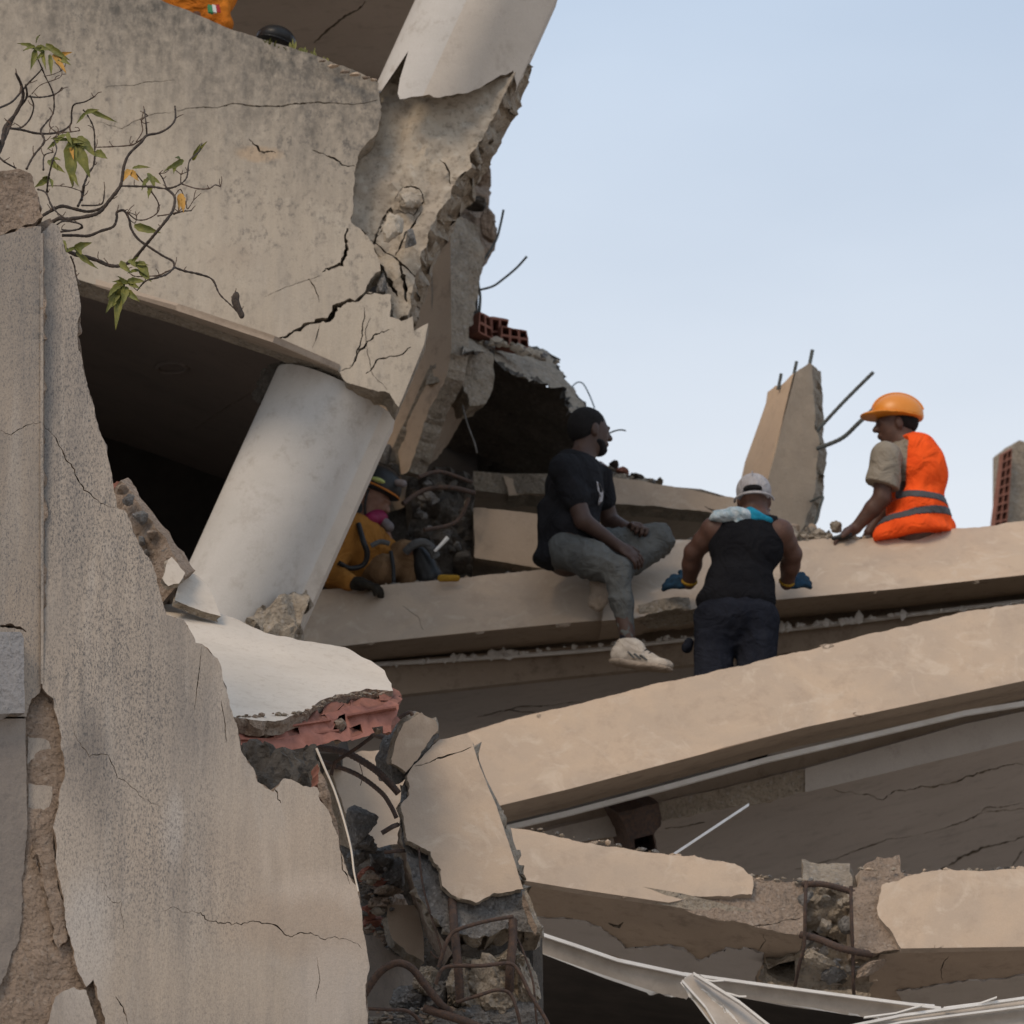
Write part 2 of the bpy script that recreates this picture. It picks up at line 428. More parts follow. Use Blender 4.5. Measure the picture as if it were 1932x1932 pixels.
    t.links.new(noise_n(t, pos, bs * .12, 4, .6), b2.inputs['Height']); t.links.new(bp.outputs[0], b2.inputs['Normal'])
    t.links.new(b2.outputs[0], b.inputs['Normal'])
    return m
def rawcon(name, a, b_, c_, scale=28.0, bump=1.0):
    m, t, b = newmat(name, .95); g = t.nodes.new('ShaderNodeNewGeometry'); pos = g.outputs['Position']
    vo = t.nodes.new('ShaderNodeTexVoronoi'); vo.inputs['Scale'].default_value = scale * 1.6; t.links.new(pos, vo.inputs['Vector'])
    n1 = noise_n(t, pos, scale * .35, 6, .65)
    c = mix_n(t, ramp_n(t, n1, .36, .64), a, b_)
    c = mix_n(t, ramp_n(t, vo.outputs['Distance'], .16, .34, .55, 0), c, c_)
    c = mix_n(t, ramp_n(t, noise_n(t, pos, scale * 3, 4, .7), .5, .7, 0, .7), c, (a[0] * .35, a[1] * .33, a[2] * .3))
    t.links.new(c, b.inputs['Base Color'])
    bp = t.nodes.new('ShaderNodeBump'); bp.inputs['Strength'].default_value = bump; bp.inputs['Distance'].default_value = 0.02
    t.links.new(noise_n(t, pos, scale * 1.3, 6, .75), bp.inputs['Height'])
    b2 = t.nodes.new('ShaderNodeBump'); b2.inputs['Strength'].default_value = bump; b2.inputs['Distance'].default_value = 0.05
    t.links.new(noise_n(t, pos, scale * .3, 4, .7), b2.inputs['Height']); t.links.new(bp.outputs[0], b2.inputs['Normal'])
    t.links.new(b2.outputs[0], b.inputs['Normal'])
    return m
def simple(name, a, b_=None, scale=20.0, rough=.8, bump=.15, metal=0.0, spec=None):
    m, t, b = newmat(name, rough, metal); g = t.nodes.new('ShaderNodeNewGeometry'); pos = g.outputs['Position']
    b_ = b_ or tuple(x * .7 for x in a)
    c = mix_n(t, ramp_n(t, noise_n(t, pos, scale, 5, .65), .36, .64), a, b_); t.links.new(c, b.inputs['Base Color'])
    bp = t.nodes.new('ShaderNodeBump'); bp.inputs['Strength'].default_value = bump; bp.inputs['Distance'].default_value = 0.01
    t.links.new(noise_n(t, pos, scale * 4, 5, .6), bp.inputs['Height']); t.links.new(bp.outputs[0], b.inputs['Normal'])
    if spec is not None: b.inputs['Specular IOR Level'].default_value = spec
    return m

_w = 14.05
M_WALL = plaster('mouldy_render', (.42, .355, .29), (.36, .31, .262), (.085, .085, .088), relief=.12, bl=.9, spk=.62, spks=200, streak=.45, bscale=1.2, bump=.25, lo=.47, hi=.64, vst=.6, big=.8,
    light=(.49, .43, .37),
    blobs=[(P(130, 700, _w), (.25, 1, 1.1), .7), (P(180, 1150, _w), (.3, 1, .7), .6), (P(290, 1620, _w), (.32, 1, .35), 1.0), (P(230, 1330, _w), (.35, 1, .3), .5), (P(280, 1000, _w), (.12, 1, .5), .4)],
    stains=[(P(92, 900, _w), (.022, 1, 1.0), (.20, .19, .18), .6, .9), (P(165, 1480, _w), (.1, 1, .28), (.20, .175, .155), .75, .5), (P(130, 1620, _w), (.14, 1, .35), (.47, .40, .33), .7, .6), (P(165, 1790, _w), (.1, 1, .3), (.50, .46, .42), .7, .6), (P(600, 1690, _w), (.18, 1, .12), (.54, .46, .39), .7, .4),
            (P(560, 1745, _w), (.26, 1, .14), (.36, .28, .215), .7, .4), (P(620, 1850, _w), (.16, 1, .2), (.44, .39, .35), .7, .6), (P(420, 1500, _w), (.4, 1, .25), (.45, .385, .32), .5, .8), (P(520, 1620, _w), (.5, 1, .35), (.47, .375, .29), .55, .9), (P(420, 1860, _w), (.6, 1, .3), (.46, .38, .30), .55, .9), (P(330, 1560, _w), (.05, 1, .2), (.52, .48, .44), .5, .6)])
M_WALLL = plaster('mouldy_render_corner', (.42, .34, .265), (.34, .285, .23), (.10, .10, .105), spk=.8, spks=200, streak=.5, vst=.4, relief=.15, bscale=2.2, bump=.3, lo=.5, hi=.62, big=.4)
M_PARA = plaster('stained_parapet_render', (.47, .40, .315), (.405, .345, .275), (.115, .105, .095), relief=.3, spk=.8, spks=30, streak=.7, vst=.25, bscale=1.3, bump=.25, lo=.52, hi=.68, big=.8, light=(.51, .445, .36),
    blobs=[(P(600, 200, 18), (.5, 1, .25), .7), (P(150, 150, 18), (.35, 1, .6), .6), (P(400, 420, 18), (.7, 1, .4), .25)],
    stains=[(P(490, 275, 17.95), (.12, .5, .05), (.50, .37, .25), .8, .3), (P(450, 480, 17.95), (.2, .5, .1), (.33, .26, .2), .4, .9)],
    edge=(P(317, 5, 18), (P(715, 157, 18) - P(317, 5, 18)).cross(V3_(0, 1, 0)).normalized() * 1.0, .55))
M_PEACH = plaster('peach_paint', (.51, .39, .285), (.43, .34, .262), (.30, .225, .17), spk=.35, spks=9, bscale=2.6, bl=.95, bump=.18, big=.4, light=(.56, .46, .36))
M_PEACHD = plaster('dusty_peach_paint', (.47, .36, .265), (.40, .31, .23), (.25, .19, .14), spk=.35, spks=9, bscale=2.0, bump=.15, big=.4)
M_WHITE = plaster('white_column_paint', (.53, .50, .465), (.46, .435, .40), (.28, .235, .19), spk=.5, spks=11, bscale=2.5, bump=.12, big=.6)
M_WHITE2 = plaster('clean_white_render', (.60, .53, .45), (.53, .465, .39), (.4, .33, .26), spk=.5, spks=30, streak=1, bscale=3.5, bump=.15, big=.4)
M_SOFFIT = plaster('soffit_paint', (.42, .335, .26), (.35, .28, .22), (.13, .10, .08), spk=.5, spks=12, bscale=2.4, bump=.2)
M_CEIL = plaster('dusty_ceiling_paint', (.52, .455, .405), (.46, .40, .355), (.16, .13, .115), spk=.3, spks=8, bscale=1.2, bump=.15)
M_BAND = plaster('grey_fascia_paint', (.46, .42, .385), (.40, .365, .33), (.18, .15, .13), spk=.3, spks=10, bscale=2, bump=.12)
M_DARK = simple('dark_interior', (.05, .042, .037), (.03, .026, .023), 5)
M_MORTAR = rawcon('brown_mortar', (.34, .26, .20), (.27, .205, .155), (.40, .33, .27), 22, 1)
M_RAW = rawcon('raw_concrete', (.38, .32, .25), (.275, .23, .18), (.40, .36, .32), 20, 1)
M_PALE = rawcon('pale_concrete', (.43, .37, .295), (.35, .295, .235), (.47, .42, .35), 11, .55)
M_RAWG = rawcon('grey_raw_concrete', (.24, .225, .21), (.17, .16, .15), (.38, .36, .34), 26, 1)
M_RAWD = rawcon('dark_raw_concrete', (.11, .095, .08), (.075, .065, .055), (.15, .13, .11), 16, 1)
M_BRICK = simple('red_clay_brick', (.36, .155, .115), (.27, .115, .085), 14, .9, .4)
M_BRICKD = simple('dull_clay_brick', (.28, .12, .085), (.20, .09, .065), 14, .9, .4)
M_REBAR = simple('rusty_rebar', (.12, .075, .055), (.065, .05, .045), 60, .75, .6, .2)
M_REBARG = simple('grey_green_rebar', (.12, .14, .14), (.09, .09, .085), 40, .7, .4, .2)
M_BARK = simple('bark', (.055, .046, .042), (.10, .075, .058), 70, .9, .8)
M_CEILD = plaster('shaded_ceiling_paint', (.19, .155, .135), (.155, .13, .115), (.07, .06, .05), spk=.3, spks=8, bscale=1.2, bump=.15)  # ceiling paint darkened so its colour carries the recess shade
M_RAIL = simple('white_painted_metal', (.78, .77, .75), (.66, .64, .61), 8, .5, .1)
M_RAILB = simple('dusty_metal_profile', (.48, .42, .36), (.38, .33, .28), 9, .6, .2)
M_GROUND = rawcon('rubble_ground', (.42, .36, .30), (.34, .29, .245), (.46, .41, .35), 3, 1)
# ------------------------------------------------------------------ ground
def build_ground():
    xs = list(range(-400, -20, 40)) + [x * .5 for x in range(-40, 41)] + list(range(40, 401, 40))
    ys = [-60, -30, -10, 0, 5, 8] + [10 + k * .5 for k in range(60)] + [45, 60, 100, 200, 400, 900, 1800]
    V = []; F = []
    for y in ys:
        for x in xs:
            e = max(0, 1 - abs(x - 1) / 9.0) * max(0, min(1, (y - 11.5) / 4.5)) * max(0, min(1, (40 - y) / 10))
            z = 2.6 * min(1, e * 1.6) * (1 + .25 * noise.noise(Vector((x * .6, y * .6, 0)))) + (.15 * noise.noise(Vector((x * 1.7, y * 1.7, 3))) if e > 0 else 0)
            V.append((x, y, z))
    n = len(xs)
    for j in range(len(ys) - 1):
        for i in range(n - 1): F.append((j * n + i, j * n + i + 1, (j + 1) * n + i + 1, (j + 1) * n + i))
    o = link('ground', V, F, M_GROUND, None, None, 60); o['kind'] = 'structure'
build_ground()

# ------------------------------------------------------------------ near wall, bottom left
YW = 14.0
plW = Pl((0, 900, YW - .05), (700, 900, YW + .25), (300, 1900, YW + .02))
edgeR = [(95, 412, 3), (112, 430, 3), (122, 470, 3), (143, 525, 3), (152, 590, 3), (146, 635, 3), (156, 685, 3), (175, 760, 3), (187, 812, 3),
         (202, 858, 2), (213, 911, 2), (220, 957, 3), (240, 969, 3), (250, 1001, 3), (270, 1038, 3), (290, 1071, 3), (302, 1121, 3),
         (314, 1161, 3), (347, 1171, 2), (359, 1191, 2), (369, 1213, 2), (381, 1215, 2), (401, 1236, 4), (415, 1252, 3), (425, 1296, 3), (435, 1336, 3),
         (449, 1375, 2), (456, 1419, 4), (472, 1443, 4), (486, 1475, 3), (516, 1494, 3), (534, 1469, 5), (572, 1483, 5), (599, 1486, 4), (611, 1518, 4),
         (631, 1562, 3), (643, 1606, 3), (657, 1650, 2), (675, 1675, 2), (679, 1704, 2), (684, 1754, 2), (697, 1821, 3), (690, 1870, 3), (694, 1932, 3), (700, 2080)]
wall = thing('broken_wall', 'tall broken grey rendered wall with black mould speckles and brown mortar gash filling the lower left', 'wall', P(350, 3400, YW + .2))
core_out = [(-760, 300, 3), (-60, 350, 3), (20, 322, 3), (60, 335, 4), (78, 420, 3)] + edgeR + [(-760, 2080)]
slab('mortar_core', core_out, plW.back(.035), .30, (M_MORTAR, M_MORTAR), grid=.05, nf=.02, ns=.02, rings=4, parent=wall, seed=3)
pr = [(80, 437, 2)] + edgeR[0:0] + [(97, 420, 3)] + edgeR[1:] + [(215, 2080), (198, 1925, 4), (185, 1885, 4), (176, 1848, 3), (163, 1862, 3), (146, 1832, 4), (131, 1765, 4),
      (121, 1700, 4), (108, 1640, 4), (100, 1560, 4), (112, 1500, 4), (121, 1440, 4), (112, 1370, 3), (100, 1318, 3), (80, 1298)]
cr = [crack([(80, 798), (95, 815), (118, 850), (140, 885), (158, 925), (178, 940), (195, 950), (218, 958)], 2.4, 1, 4),
      crack([(310, 1718), (355, 1722), (385, 1728), (420, 1742), (455, 1745), (500, 1742), (540, 1765), (600, 1765), (640, 1772), (682, 1790)], 2.3, 2, 7),
      crack([(135, 1360), (150, 1400), (168, 1428), (205, 1424), (222, 1468), (262, 1500), (300, 1520)], 1.5, 3, 5),
      crack([(513, 1483), (524, 1498), (530, 1515)], 3, 5, 3), crack([(380, 1220), (374, 1280), (366, 1340)], 1.6, 6, 1),
      crack([(417, 1322), (425, 1365), (427, 1400)], 2.2, 7, 1), crack([(196, 1665), (210, 1700), (228, 1700), (236, 1760)], 1.2, 8, 4),
      crack([(218, 1880), (232, 1900), (240, 1932)], 3, 9, 2), crack([(640, 1590), (646, 1640), (660, 1668)], 2.6, 10, 4), crack([(655, 1600), (664, 1640), (672, 1660)], 2.4, 11, 4),
      crack([(598, 1805), (604, 1850), (596, 1890)], 1.5, 12, 2, seg=4)]
slab('render_coat', pr, plW, .033, (M_WALL, M_MORTAR), holes=cr, grid=.07, nf=.005, nfs=2.5, ns=.006, rings=2, parent=wall, seed=4)
plWL = Pl((-60, 900, YW - .16), (77, 900, YW - .035), (40, 1900, YW - .05))
slab('corner_coat', [(-760, 420, 4), (-60, 452, 4), (0, 445, 4), (40, 430, 4), (77, 428, 1), (77, 900, .6), (77, 1300, 4), (60, 1318, 3), (50, 1352), (-760, 1352)], plWL, .035, (M_WALLL, M_MORTAR),
     holes=[crack([(0, 812), (20, 822), (45, 805), (62, 798), (76, 797)], 2, 14, 3), crack([(52, 1330), (60, 1331), (75, 1330)], 2, 15, 1),
            crack([(0, 1181), (20, 1180), (38, 1184), (50, 1192)], 8, 16, 1.5)], grid=.07, nf=.005, parent=wall, seed=5)
slab('arris_bead', [(76, 440, .8), (81, 440, .8), (82, 1290, .8), (77, 1290, .8)], Pl((76, 440, YW - .045), (82, 440, YW - .045), (78, 1290, YW - .04)), .03, (M_WALL, M_MORTAR), grid=.05, nf=.003, parent=wall, seed=6)
M_PATCH = plaster('coarse_grey_render', (.36, .34, .33), (.31, .295, .285), (.13, .125, .12), spk=.7, spks=60, bscale=3, bump=1, bs=60)
M_PANEL = plaster('shaded_stained_render', (.29, .245, .205), (.20, .17, .15), (.09, .085, .08), spk=.4, spks=30, bscale=3.2, bump=.35)  # stained render; its dark tone also paints in the wall return's shade
slab('grey_render_patch', [(-60, 1192), (40, 1192, 1), (46, 1204, 1), (47, 1345, 1), (-60, 1347)], Pl((-60, 1200, YW - .24), (47, 1200, YW - .12), (40, 1345, YW - .11)), .06, (M_PATCH, M_PATCH), grid=.04, nf=.004, parent=wall, seed=7)
slab('stained_panel', [(-760, 1356), (48, 1356, 1), (50, 1450, 1), (51, 1560, 2), (46, 1640, 5), (44, 1700, 5), (28, 1790, 5), (10, 1840, 5), (-10, 1870, 4), (-760, 1980)],
     Pl((-60, 1400, YW - .16), (47, 1400, YW - .05), (40, 1800, YW - .05)), .04, (M_PANEL, M_MORTAR), grid=.05, nf=.006, parent=wall, seed=8)
slab('loose_render_strip', [(53, 1385, 2), (68, 1352, 3), (90, 1335, 2), (99, 1380, 2), (104, 1440, 2), (99, 1500, 2), (84, 1550, 2), (62, 1585, 2), (54, 1540, 2)],
     Pl((53, 1385, YW - .02), (104, 1400, YW + .0), (60, 1580, YW - .02)), .045, (M_WALL, M_MORTAR), grid=.05, nf=.006, parent=wall, seed=9)
slab('lower_render_coat', [(95, 2080), (90, 1932, 3), (105, 1880, 3), (140, 1862, 3), (163, 1868, 4), (182, 1925, 2), (190, 2080)], plW.back(.01), .02, (M_WALL, M_MORTAR), grid=.05, nf=.004, parent=wall, seed=10)
slab('brown_cap_stone', [(-60, 352, 3), (0, 325, 3), (35, 320, 3), (62, 333, 4), (74, 372, 4), (80, 412, 3), (60, 425, 4), (30, 432, 4), (0, 446, 4), (-60, 455)], plW.back(-.03), .16, (M_MORTAR, M_MORTAR), grid=.03, nf=.025, ns=.02, rings=4, parent=wall, seed=11)
# gash joint, a dark open joint running down the mortar
slab('mortar_ridge', [(62, 1590, 3), (82, 1575, 3), (98, 1570, 3), (104, 1640, 4), (118, 1700, 4), (128, 1770, 4), (110, 1790, 5), (97, 1740, 4), (86, 1690, 4), (72, 1640, 4)], plW.back(.012), .03, (M_MORTAR, M_MORTAR), grid=.03, nf=.02, parent=wall, seed=12,
     holes=[crack([(64, 1600), (78, 1655), (90, 1700)], 7, 17, 3)])
# thin curled plaster edge beyond the render, top of the right edge
tubes('curled_render_edge', [pxline([(597, 1412, YW + .2), (613, 1450, YW + .2), (631, 1492, YW + .2), (648, 1545, YW + .18), (662, 1600, YW + .15), (668, 1645, YW + .12), (676, 1682, YW + .1)], (.0042, .003))], M_WHITE2, wall, n=6)
slab('brick_end', [(600, 1440, 3), (612, 1468, 3), (630, 1530, 3), (645, 1590, 3), (640, 1600, 3), (625, 1560, 4), (610, 1518, 4), (598, 1480, 4)], plW.back(.12), .12, (M_MORTAR, M_BRICKD), grid=.02, nf=.03, parent=wall, seed=14)
# wall return beyond the render edge, its shade put in as darker render
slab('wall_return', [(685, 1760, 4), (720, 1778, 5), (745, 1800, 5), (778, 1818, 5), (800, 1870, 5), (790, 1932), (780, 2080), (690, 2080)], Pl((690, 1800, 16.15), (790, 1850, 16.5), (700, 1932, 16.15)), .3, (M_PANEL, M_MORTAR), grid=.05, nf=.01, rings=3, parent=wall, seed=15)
a = P(-760, 2075, YW); b = P(700, 2075, YW + .25)
box('wall_footing', Vector((a.x, a.y + .05, 0)), Vector((b.x, b.y + .05, 0)), Vector((0, .3, 0)), Vector((0, 0, a.z)), M_MORTAR, wall)

# ------------------------------------------------------------------ big tilted parapet, upper left
YP = 18.0
plP = Pl((150, 500, YP - .1), (640, 690, YP), (300, 50, YP + .05))
para = thing('tilted_parapet', 'large tilted beige parapet with black stains and long cracks above the dark opening', 'wall', P(300, 700, YP))
pout = [(-760, -300), (190, -45, 3), (317, 5, 2), (434, 55, 2), (568, 97, 3), (645, 124, 3), (715, 157, 4), (716, 187, 4), (720, 214, 4), (713, 247, 4), (675, 294, 4),
        (666, 377, 4), (661, 411, 3), (668, 424, 3), (695, 447, 3), (711, 481, 3), (718, 511, 3), (705, 520, 3), (688, 551, 2), (722, 556, 2), (738, 556, 3), (735, 598, 2), (757, 606, 2), (779, 597, 1),
        (781, 625, 1), (808, 610, 1), (800, 650), (762, 745), (752, 768, 2), (735, 742, 3), (700, 735, 2), (655, 722, 2), (638, 699, 0), (514, 645), (334, 585), (155, 531), (100, 512), (-760, 250)]
pc = [crack([(523, 640), (560, 622), (603, 604), (625, 597), (632, 578), (670, 568), (690, 552), (714, 545)], 9, 21, 5),
      crack([(608, 513), (625, 505), (646, 500), (655, 470), (656, 430)], 8, 22, 4), crack([(335, 209), (400, 203), (440, 194), (530, 200), (600, 192), (660, 196), (712, 188)], 3, 23, 3),
      crack([(200, 165), (260, 160), (330, 150)], 1.5, 24, 3), crack([(180, 228), (230, 243), (290, 215), (335, 209)], 1.6, 25, 3), crack([(590, 281), (625, 295), (645, 310), (670, 312)], 3.5, 26, 3),
      crack([(470, 262), (490, 285), (520, 288)], 4, 27, 4), crack([(660, 690), (678, 660), (690, 650), (705, 632), (735, 622)], 4, 28, 4), crack([(692, 655), (690, 620), (700, 600)], 1.8, 29, 3),
      crack([(640, 700), (665, 690), (680, 650), (688, 580)], 3, 30, 4), crack([(690, 705), (710, 680), (735, 672), (760, 668), (775, 655)], 3.5, 31, 3), crack([(590, 655), (603, 610)], 2, 32, 2),
      crack([(582, 525), (595, 545), (602, 570)], 2.6, 33, 2), crack([(500, 560), (545, 540), (605, 520)], 1.4, 34, 2), crack([(688, 640), (700, 700), (730, 735)], 1.6, 35, 3)]
slab('parapet_face', pout, plP, .16, (M_PARA, M_RAW), holes=pc, grid=.09, nf=.012, nfs=1.2, ns=.012, rings=3, parent=para, seed=21)
slab('soffit_strip', [(155, 532), (334, 586), (514, 646), (637, 700), (560, 688, 1), (541, 680), (465, 652), (320, 608), (200, 575), (150, 560)],
     Pl((155, 536, YP + .03), (637, 703, YP + .08), (541, 684, YP + .45)), .03, (M_SOFFIT, M_SOFFIT), grid=.08, nf=.003, parent=para, seed=22)
# coping rubble and moss along its top
for i, (x, y, r, c) in enumerate([(628, 128, 9, 0), (650, 138, 7, 1), (670, 143, 8, 0), (690, 150, 7, 1), (608, 118, 6, 1), (705, 154, 6, 0)]):
    rock('coping_chip', P(x, y - 3, YP + .08), (M(r * 1.7, YP), M(r, YP), M(r * .55, YP)), (M_PEACHD, M_MORTAR)[c], 40 + i, para, sub=3)

# floor slab above the dark opening: ceiling running back, back wall, side wall
room = thing('dark_room_shell', 'black cavity under the tilted parapet behind the leaning white column', 'building', P(350, 1300, 20))
plC = Pl((100, 512, YP + .28), (640, 700, YP + .28), (400, 900, 22.6))
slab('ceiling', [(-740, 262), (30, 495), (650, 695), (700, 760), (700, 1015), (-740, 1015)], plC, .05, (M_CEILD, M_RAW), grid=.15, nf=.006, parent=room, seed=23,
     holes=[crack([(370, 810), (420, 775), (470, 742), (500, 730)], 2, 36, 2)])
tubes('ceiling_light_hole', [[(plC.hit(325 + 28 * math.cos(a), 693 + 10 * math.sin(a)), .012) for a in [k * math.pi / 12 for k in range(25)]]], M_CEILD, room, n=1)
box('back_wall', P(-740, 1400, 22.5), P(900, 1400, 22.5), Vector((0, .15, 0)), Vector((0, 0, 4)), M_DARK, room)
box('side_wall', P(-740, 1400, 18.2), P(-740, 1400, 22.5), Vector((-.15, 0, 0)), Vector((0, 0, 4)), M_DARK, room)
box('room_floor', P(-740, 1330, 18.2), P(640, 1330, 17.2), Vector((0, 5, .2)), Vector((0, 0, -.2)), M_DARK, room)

# storey above the parapet
up = thing('upper_storey_shell', 'brown shaded ceiling above the parapet at the top of the picture', 'building', P(560, 150, 20))
slab('ceiling', [(150, -220), (1000, -120), (900, 60), (800, 190), (600, 190), (380, 120)], Pl((380, -160, 18.4), (780, -160, 18.4), (600, 150, 21.5)), .2, (M_CEIL, M_RAW), grid=.15, nf=.006, parent=up, seed=24,
     holes=[crack([(592, 80), (630, 50), (660, 25), (690, 4)], 5, 37, 3)])
box('back_wall', P(300, 320, 21.5), P(760, 320, 21.5), Vector((0, .15, 0)), Vector((0, 0, 2)), M_CEIL, up)

# ------------------------------------------------------------------ leaning corner pier: rounded white front, flat beige flank
def pier(name, top, bot, R, flat, parent, profile=None, seed=0, nwhite=27, side=M_PEACHD, nseg=30, jb=.02, arc=.896):
    """top/bot: (px,py,Y) on the rounded front's axis; flat: metres of flat flank to the right;
    profile: broken lower edge, metres of shaft missing at fractions of the visible width"""
    A, B = P(*top), P(*bot); ax = (B - A); Lh = ax.length; ax.normalize()
    r = Vector((1, 0, 0)); r = (r - ax * r.dot(ax)).normalized(); f = ax.cross(r)
    if f.y > 0: f = -f
    cs = []
    for k in range(31):
        a = math.pi * (1.12 - arc * k / 30); cs.append((math.cos(a) * R, math.sin(a) * R))
    lx, ly = cs[-1]
    for k in range(1, 9): cs.append((lx + (flat - lx) * k / 8, ly + (R * .1 - ly) * k / 8))
    cs += [(flat - .02, -R * .9), (-R * .8, -R * .95)]
    n = len(cs); V = []; F = []; mi = []
    def miss(x):
        if not profile: return 0
        u = (x + R) / (R + flat)
        for (a, b), (c, d) in zip(profile, profile[1:]):
            if u <= c: return b + (d - b) * max(0, (u - a) / (c - a))
        return profile[-1][1]
    for j in range(nseg + 1):
        t = j / nseg
        for i, (x, y) in enumerate(cs):
            p = A + r * x + f * y; e = Lh - miss(x)
            q = p + ax * e; e += noise.noise(q * 6 + Vector((seed, 0, 0))) * jb * 2 + noise.noise(q * 19) * jb
            p += ax * (e * t); p += f * (noise.noise(p * 1.5) * .012); V.append(p)
    for j in range(nseg):
        for i in range(n):
            a_, b_ = j * n + i, j * n + (i + 1) % n; F.append((a_, b_, b_ + n, a_ + n)); mi.append(0 if i < nwhite else 1 if i < 39 else 2)
    F.append(tuple(range(n))); F.append(tuple(range(nseg * n, nseg * n + n))); mi += [2, 2]
    return link(name, V, F, (M_WHITE, side, M_RAW), mi, parent, 50)
M_FLANK = plaster('column_flank_render', (.55, .49, .425), (.48, .425, .365), (.25, .2, .16), spk=.35, spks=9, bscale=2, bump=.15)
pr1 = thing('leaning_column', 'thick white rounded column leaning left under the cracked parapet corner', 'column', P(480, 1200, YP + .3))
pier('column_shaft', (622, 738, YP + .29), (418, 1191, YP + .29), .25, .315, pr1, [(0, 0), (.5, 0), (.7, .03), (.85, .10), (1, .12)], seed=2, nwhite=33, side=M_FLANK, arc=1.0)
slab('column_foot_break', [(465, 1165, 4), (485, 1150, 4), (520, 1140, 5), (548, 1115, 4), (565, 1100, 4), (582, 1103, 4), (583, 1125, 4), (572, 1160, 4), (555, 1198, 4), (540, 1202, 4), (500, 1190, 3)],
     Pl((465, 1165, YP + .02), (583, 1103, YP + .2), (540, 1200, YP + .02)), .3, (M_RAW, M_RAW), grid=.025, nf=.05, nfs=6, ns=.03, rings=4, parent=pr1, seed=31)
slab('column_head_break', [(470, 752, 4), (480, 720, 4), (500, 695, 4), (528, 682, 3), (540, 688, 2), (520, 725, 3), (505, 755, 4), (490, 748, 4), (478, 760, 3)],
     Pl((470, 752, YP + .42), (540, 688, YP + .2), (505, 755, YP + .3)), .1, (M_RAWD, M_RAWD), grid=.02, nf=.05, parent=pr1, seed=32)
pr2 = thing('upper_column', 'broken white column shaft leaning right against the sky at the top', 'column', P(820, 300, YP + .3))
# plastered part of the upper column: pointed lower edge




pier('column_shaft', (928, -70, YP + .34), (788, 238, YP + .34), .245, .335, pr2, [(0, .14), (.04, .03), (.08, .0), (.12, .10), (.165, .24), (.19, .23), (.21, .05), (.25, 0), (.31, .0), (.42, .05), (.56, .10), (.72, .19), (.84, .28), (.93, .36), (1, .33)], seed=5, nwhite=21, side=M_FLANK, jb=.03)


plK = Pl((720, 250, YP + .27), (960, 180, YP + .27), (800, 560, YP + .17))
slab('concrete_core', [(748, 120, 4), (770, 160, 4), (850, 120, 4), (930, 80, 4), (998, 66, 2), (980, 115, 2), (958, 165, 2), (932, 217, 2), (908, 262, 3), (886, 292, 3), (890, 315, 4), (858, 345, 5), (850, 372, 4), (828, 400, 5),
      (812, 430, 5), (800, 470, 5), (795, 500, 4), (782, 530, 4), (775, 570, 4), (770, 595, 3), (745, 605, 4), (728, 560, 4), (720, 500, 4), (690, 440, 4), (660, 430), (655, 380), (670, 290), (705, 240), (715, 180)],
     plK, .35, (M_PALE, M_RAW), grid=.03, nf=.035, nfs=4.5, ns=.03, rings=5, parent=pr2, seed=35,
     holes=[crack([(705, 460), (722, 410), (738, 392), (712, 440)], 10, 40, 3), crack([(745, 480), (765, 440), (795, 400)], 5, 41, 4), crack([(745, 375), (760, 352), (790, 356), (800, 378), (780, 405), (748, 396)], 3, 42, 3),
            crack([(720, 500), (735, 530), (750, 560)], 9, 43, 4), crack([(755, 495), (762, 530), (768, 570)], 9, 44, 4), crack([(700, 450), (740, 480), (790, 530)], 4, 45, 3), crack([(830, 300), (845, 320), (850, 345)], 3, 46, 3)])
rock('loose_concrete_lump', P(773, 378, YP + .2), (M(26, YP), .06, M(24, YP)), M_PALE, 51, pr2)
rock('loose_concrete_lump', P(720, 540, YP + .1), (M(13, YP), .05, M(22, YP)), M_RAWG, 52, pr2)
rock('loose_concrete_lump', P(775, 450, YP + .05), (M(14, YP), .05, M(30, YP)), M_RAWG, 53, pr2)
rock('loose_concrete_lump', P(738, 425, YP + .05), (M(22, YP), .05, M(36, YP)), M_PALE, 54, pr2)

# ------------------------------------------------------------------ debris panel and slabs behind the columns
pan = thing('standing_wall_panel', 'brown wall panel standing on edge behind the cracked corner', 'wall panel', P(800, 900, 20.3))
M_PANELB = plaster('brown_panel_paint', (.56, .42, .30), (.50, .375, .27), (.12, .09, .07), spk=.4, spks=9, bscale=2, bump=.15)
slab('panel_face', [(842, 407, 2), (851, 430), (852, 660, 3), (840, 717, 3), (800, 805, 3), (770, 888, 2), (757, 895, 2), (745, 840, 2), (700, 880), (640, 880), (760, 560)],
     Pl((842, 407, 20.3), (852, 660, 20.2), (745, 840, 20.6)), .1, (M_PANELB, M_RAW), grid=.08, nf=.008, parent=pan, seed=41)
slab('panel_edge', [(850, 406, 2), (884, 413, 3), (903, 435, 3), (908, 494, 3), (899, 568, 4), (893, 611, 4), (868, 628, 4), (872, 690, 4), (850, 720, 3), (840, 717, 3), (852, 660)],
     Pl((850, 406, 20.31), (903, 435, 20.5), (852, 800, 20.3)), .12, (M_RAW, M_RAW), grid=.03, nf=.03, ns=.02, rings=3, parent=pan, seed=42)
slab('panel_foot_shade', [(840, 715, 2), (870, 695, 3), (872, 800, 4), (840, 850, 4), (800, 885, 4), (756, 897, 2), (800, 805)], Pl((840, 717, 20.35), (870, 700, 20.5), (756, 895, 20.6)), .1, (M_SOFFIT, M_RAW), grid=.05, nf=.02, parent=pan, seed=47)  # darker soffit colour put in for the shading below the panel face
br = thing('brown_rubble_lump', 'lumpy brown broken masonry against the sky beside the upper column', 'rubble', P(900, 500, 20.8))
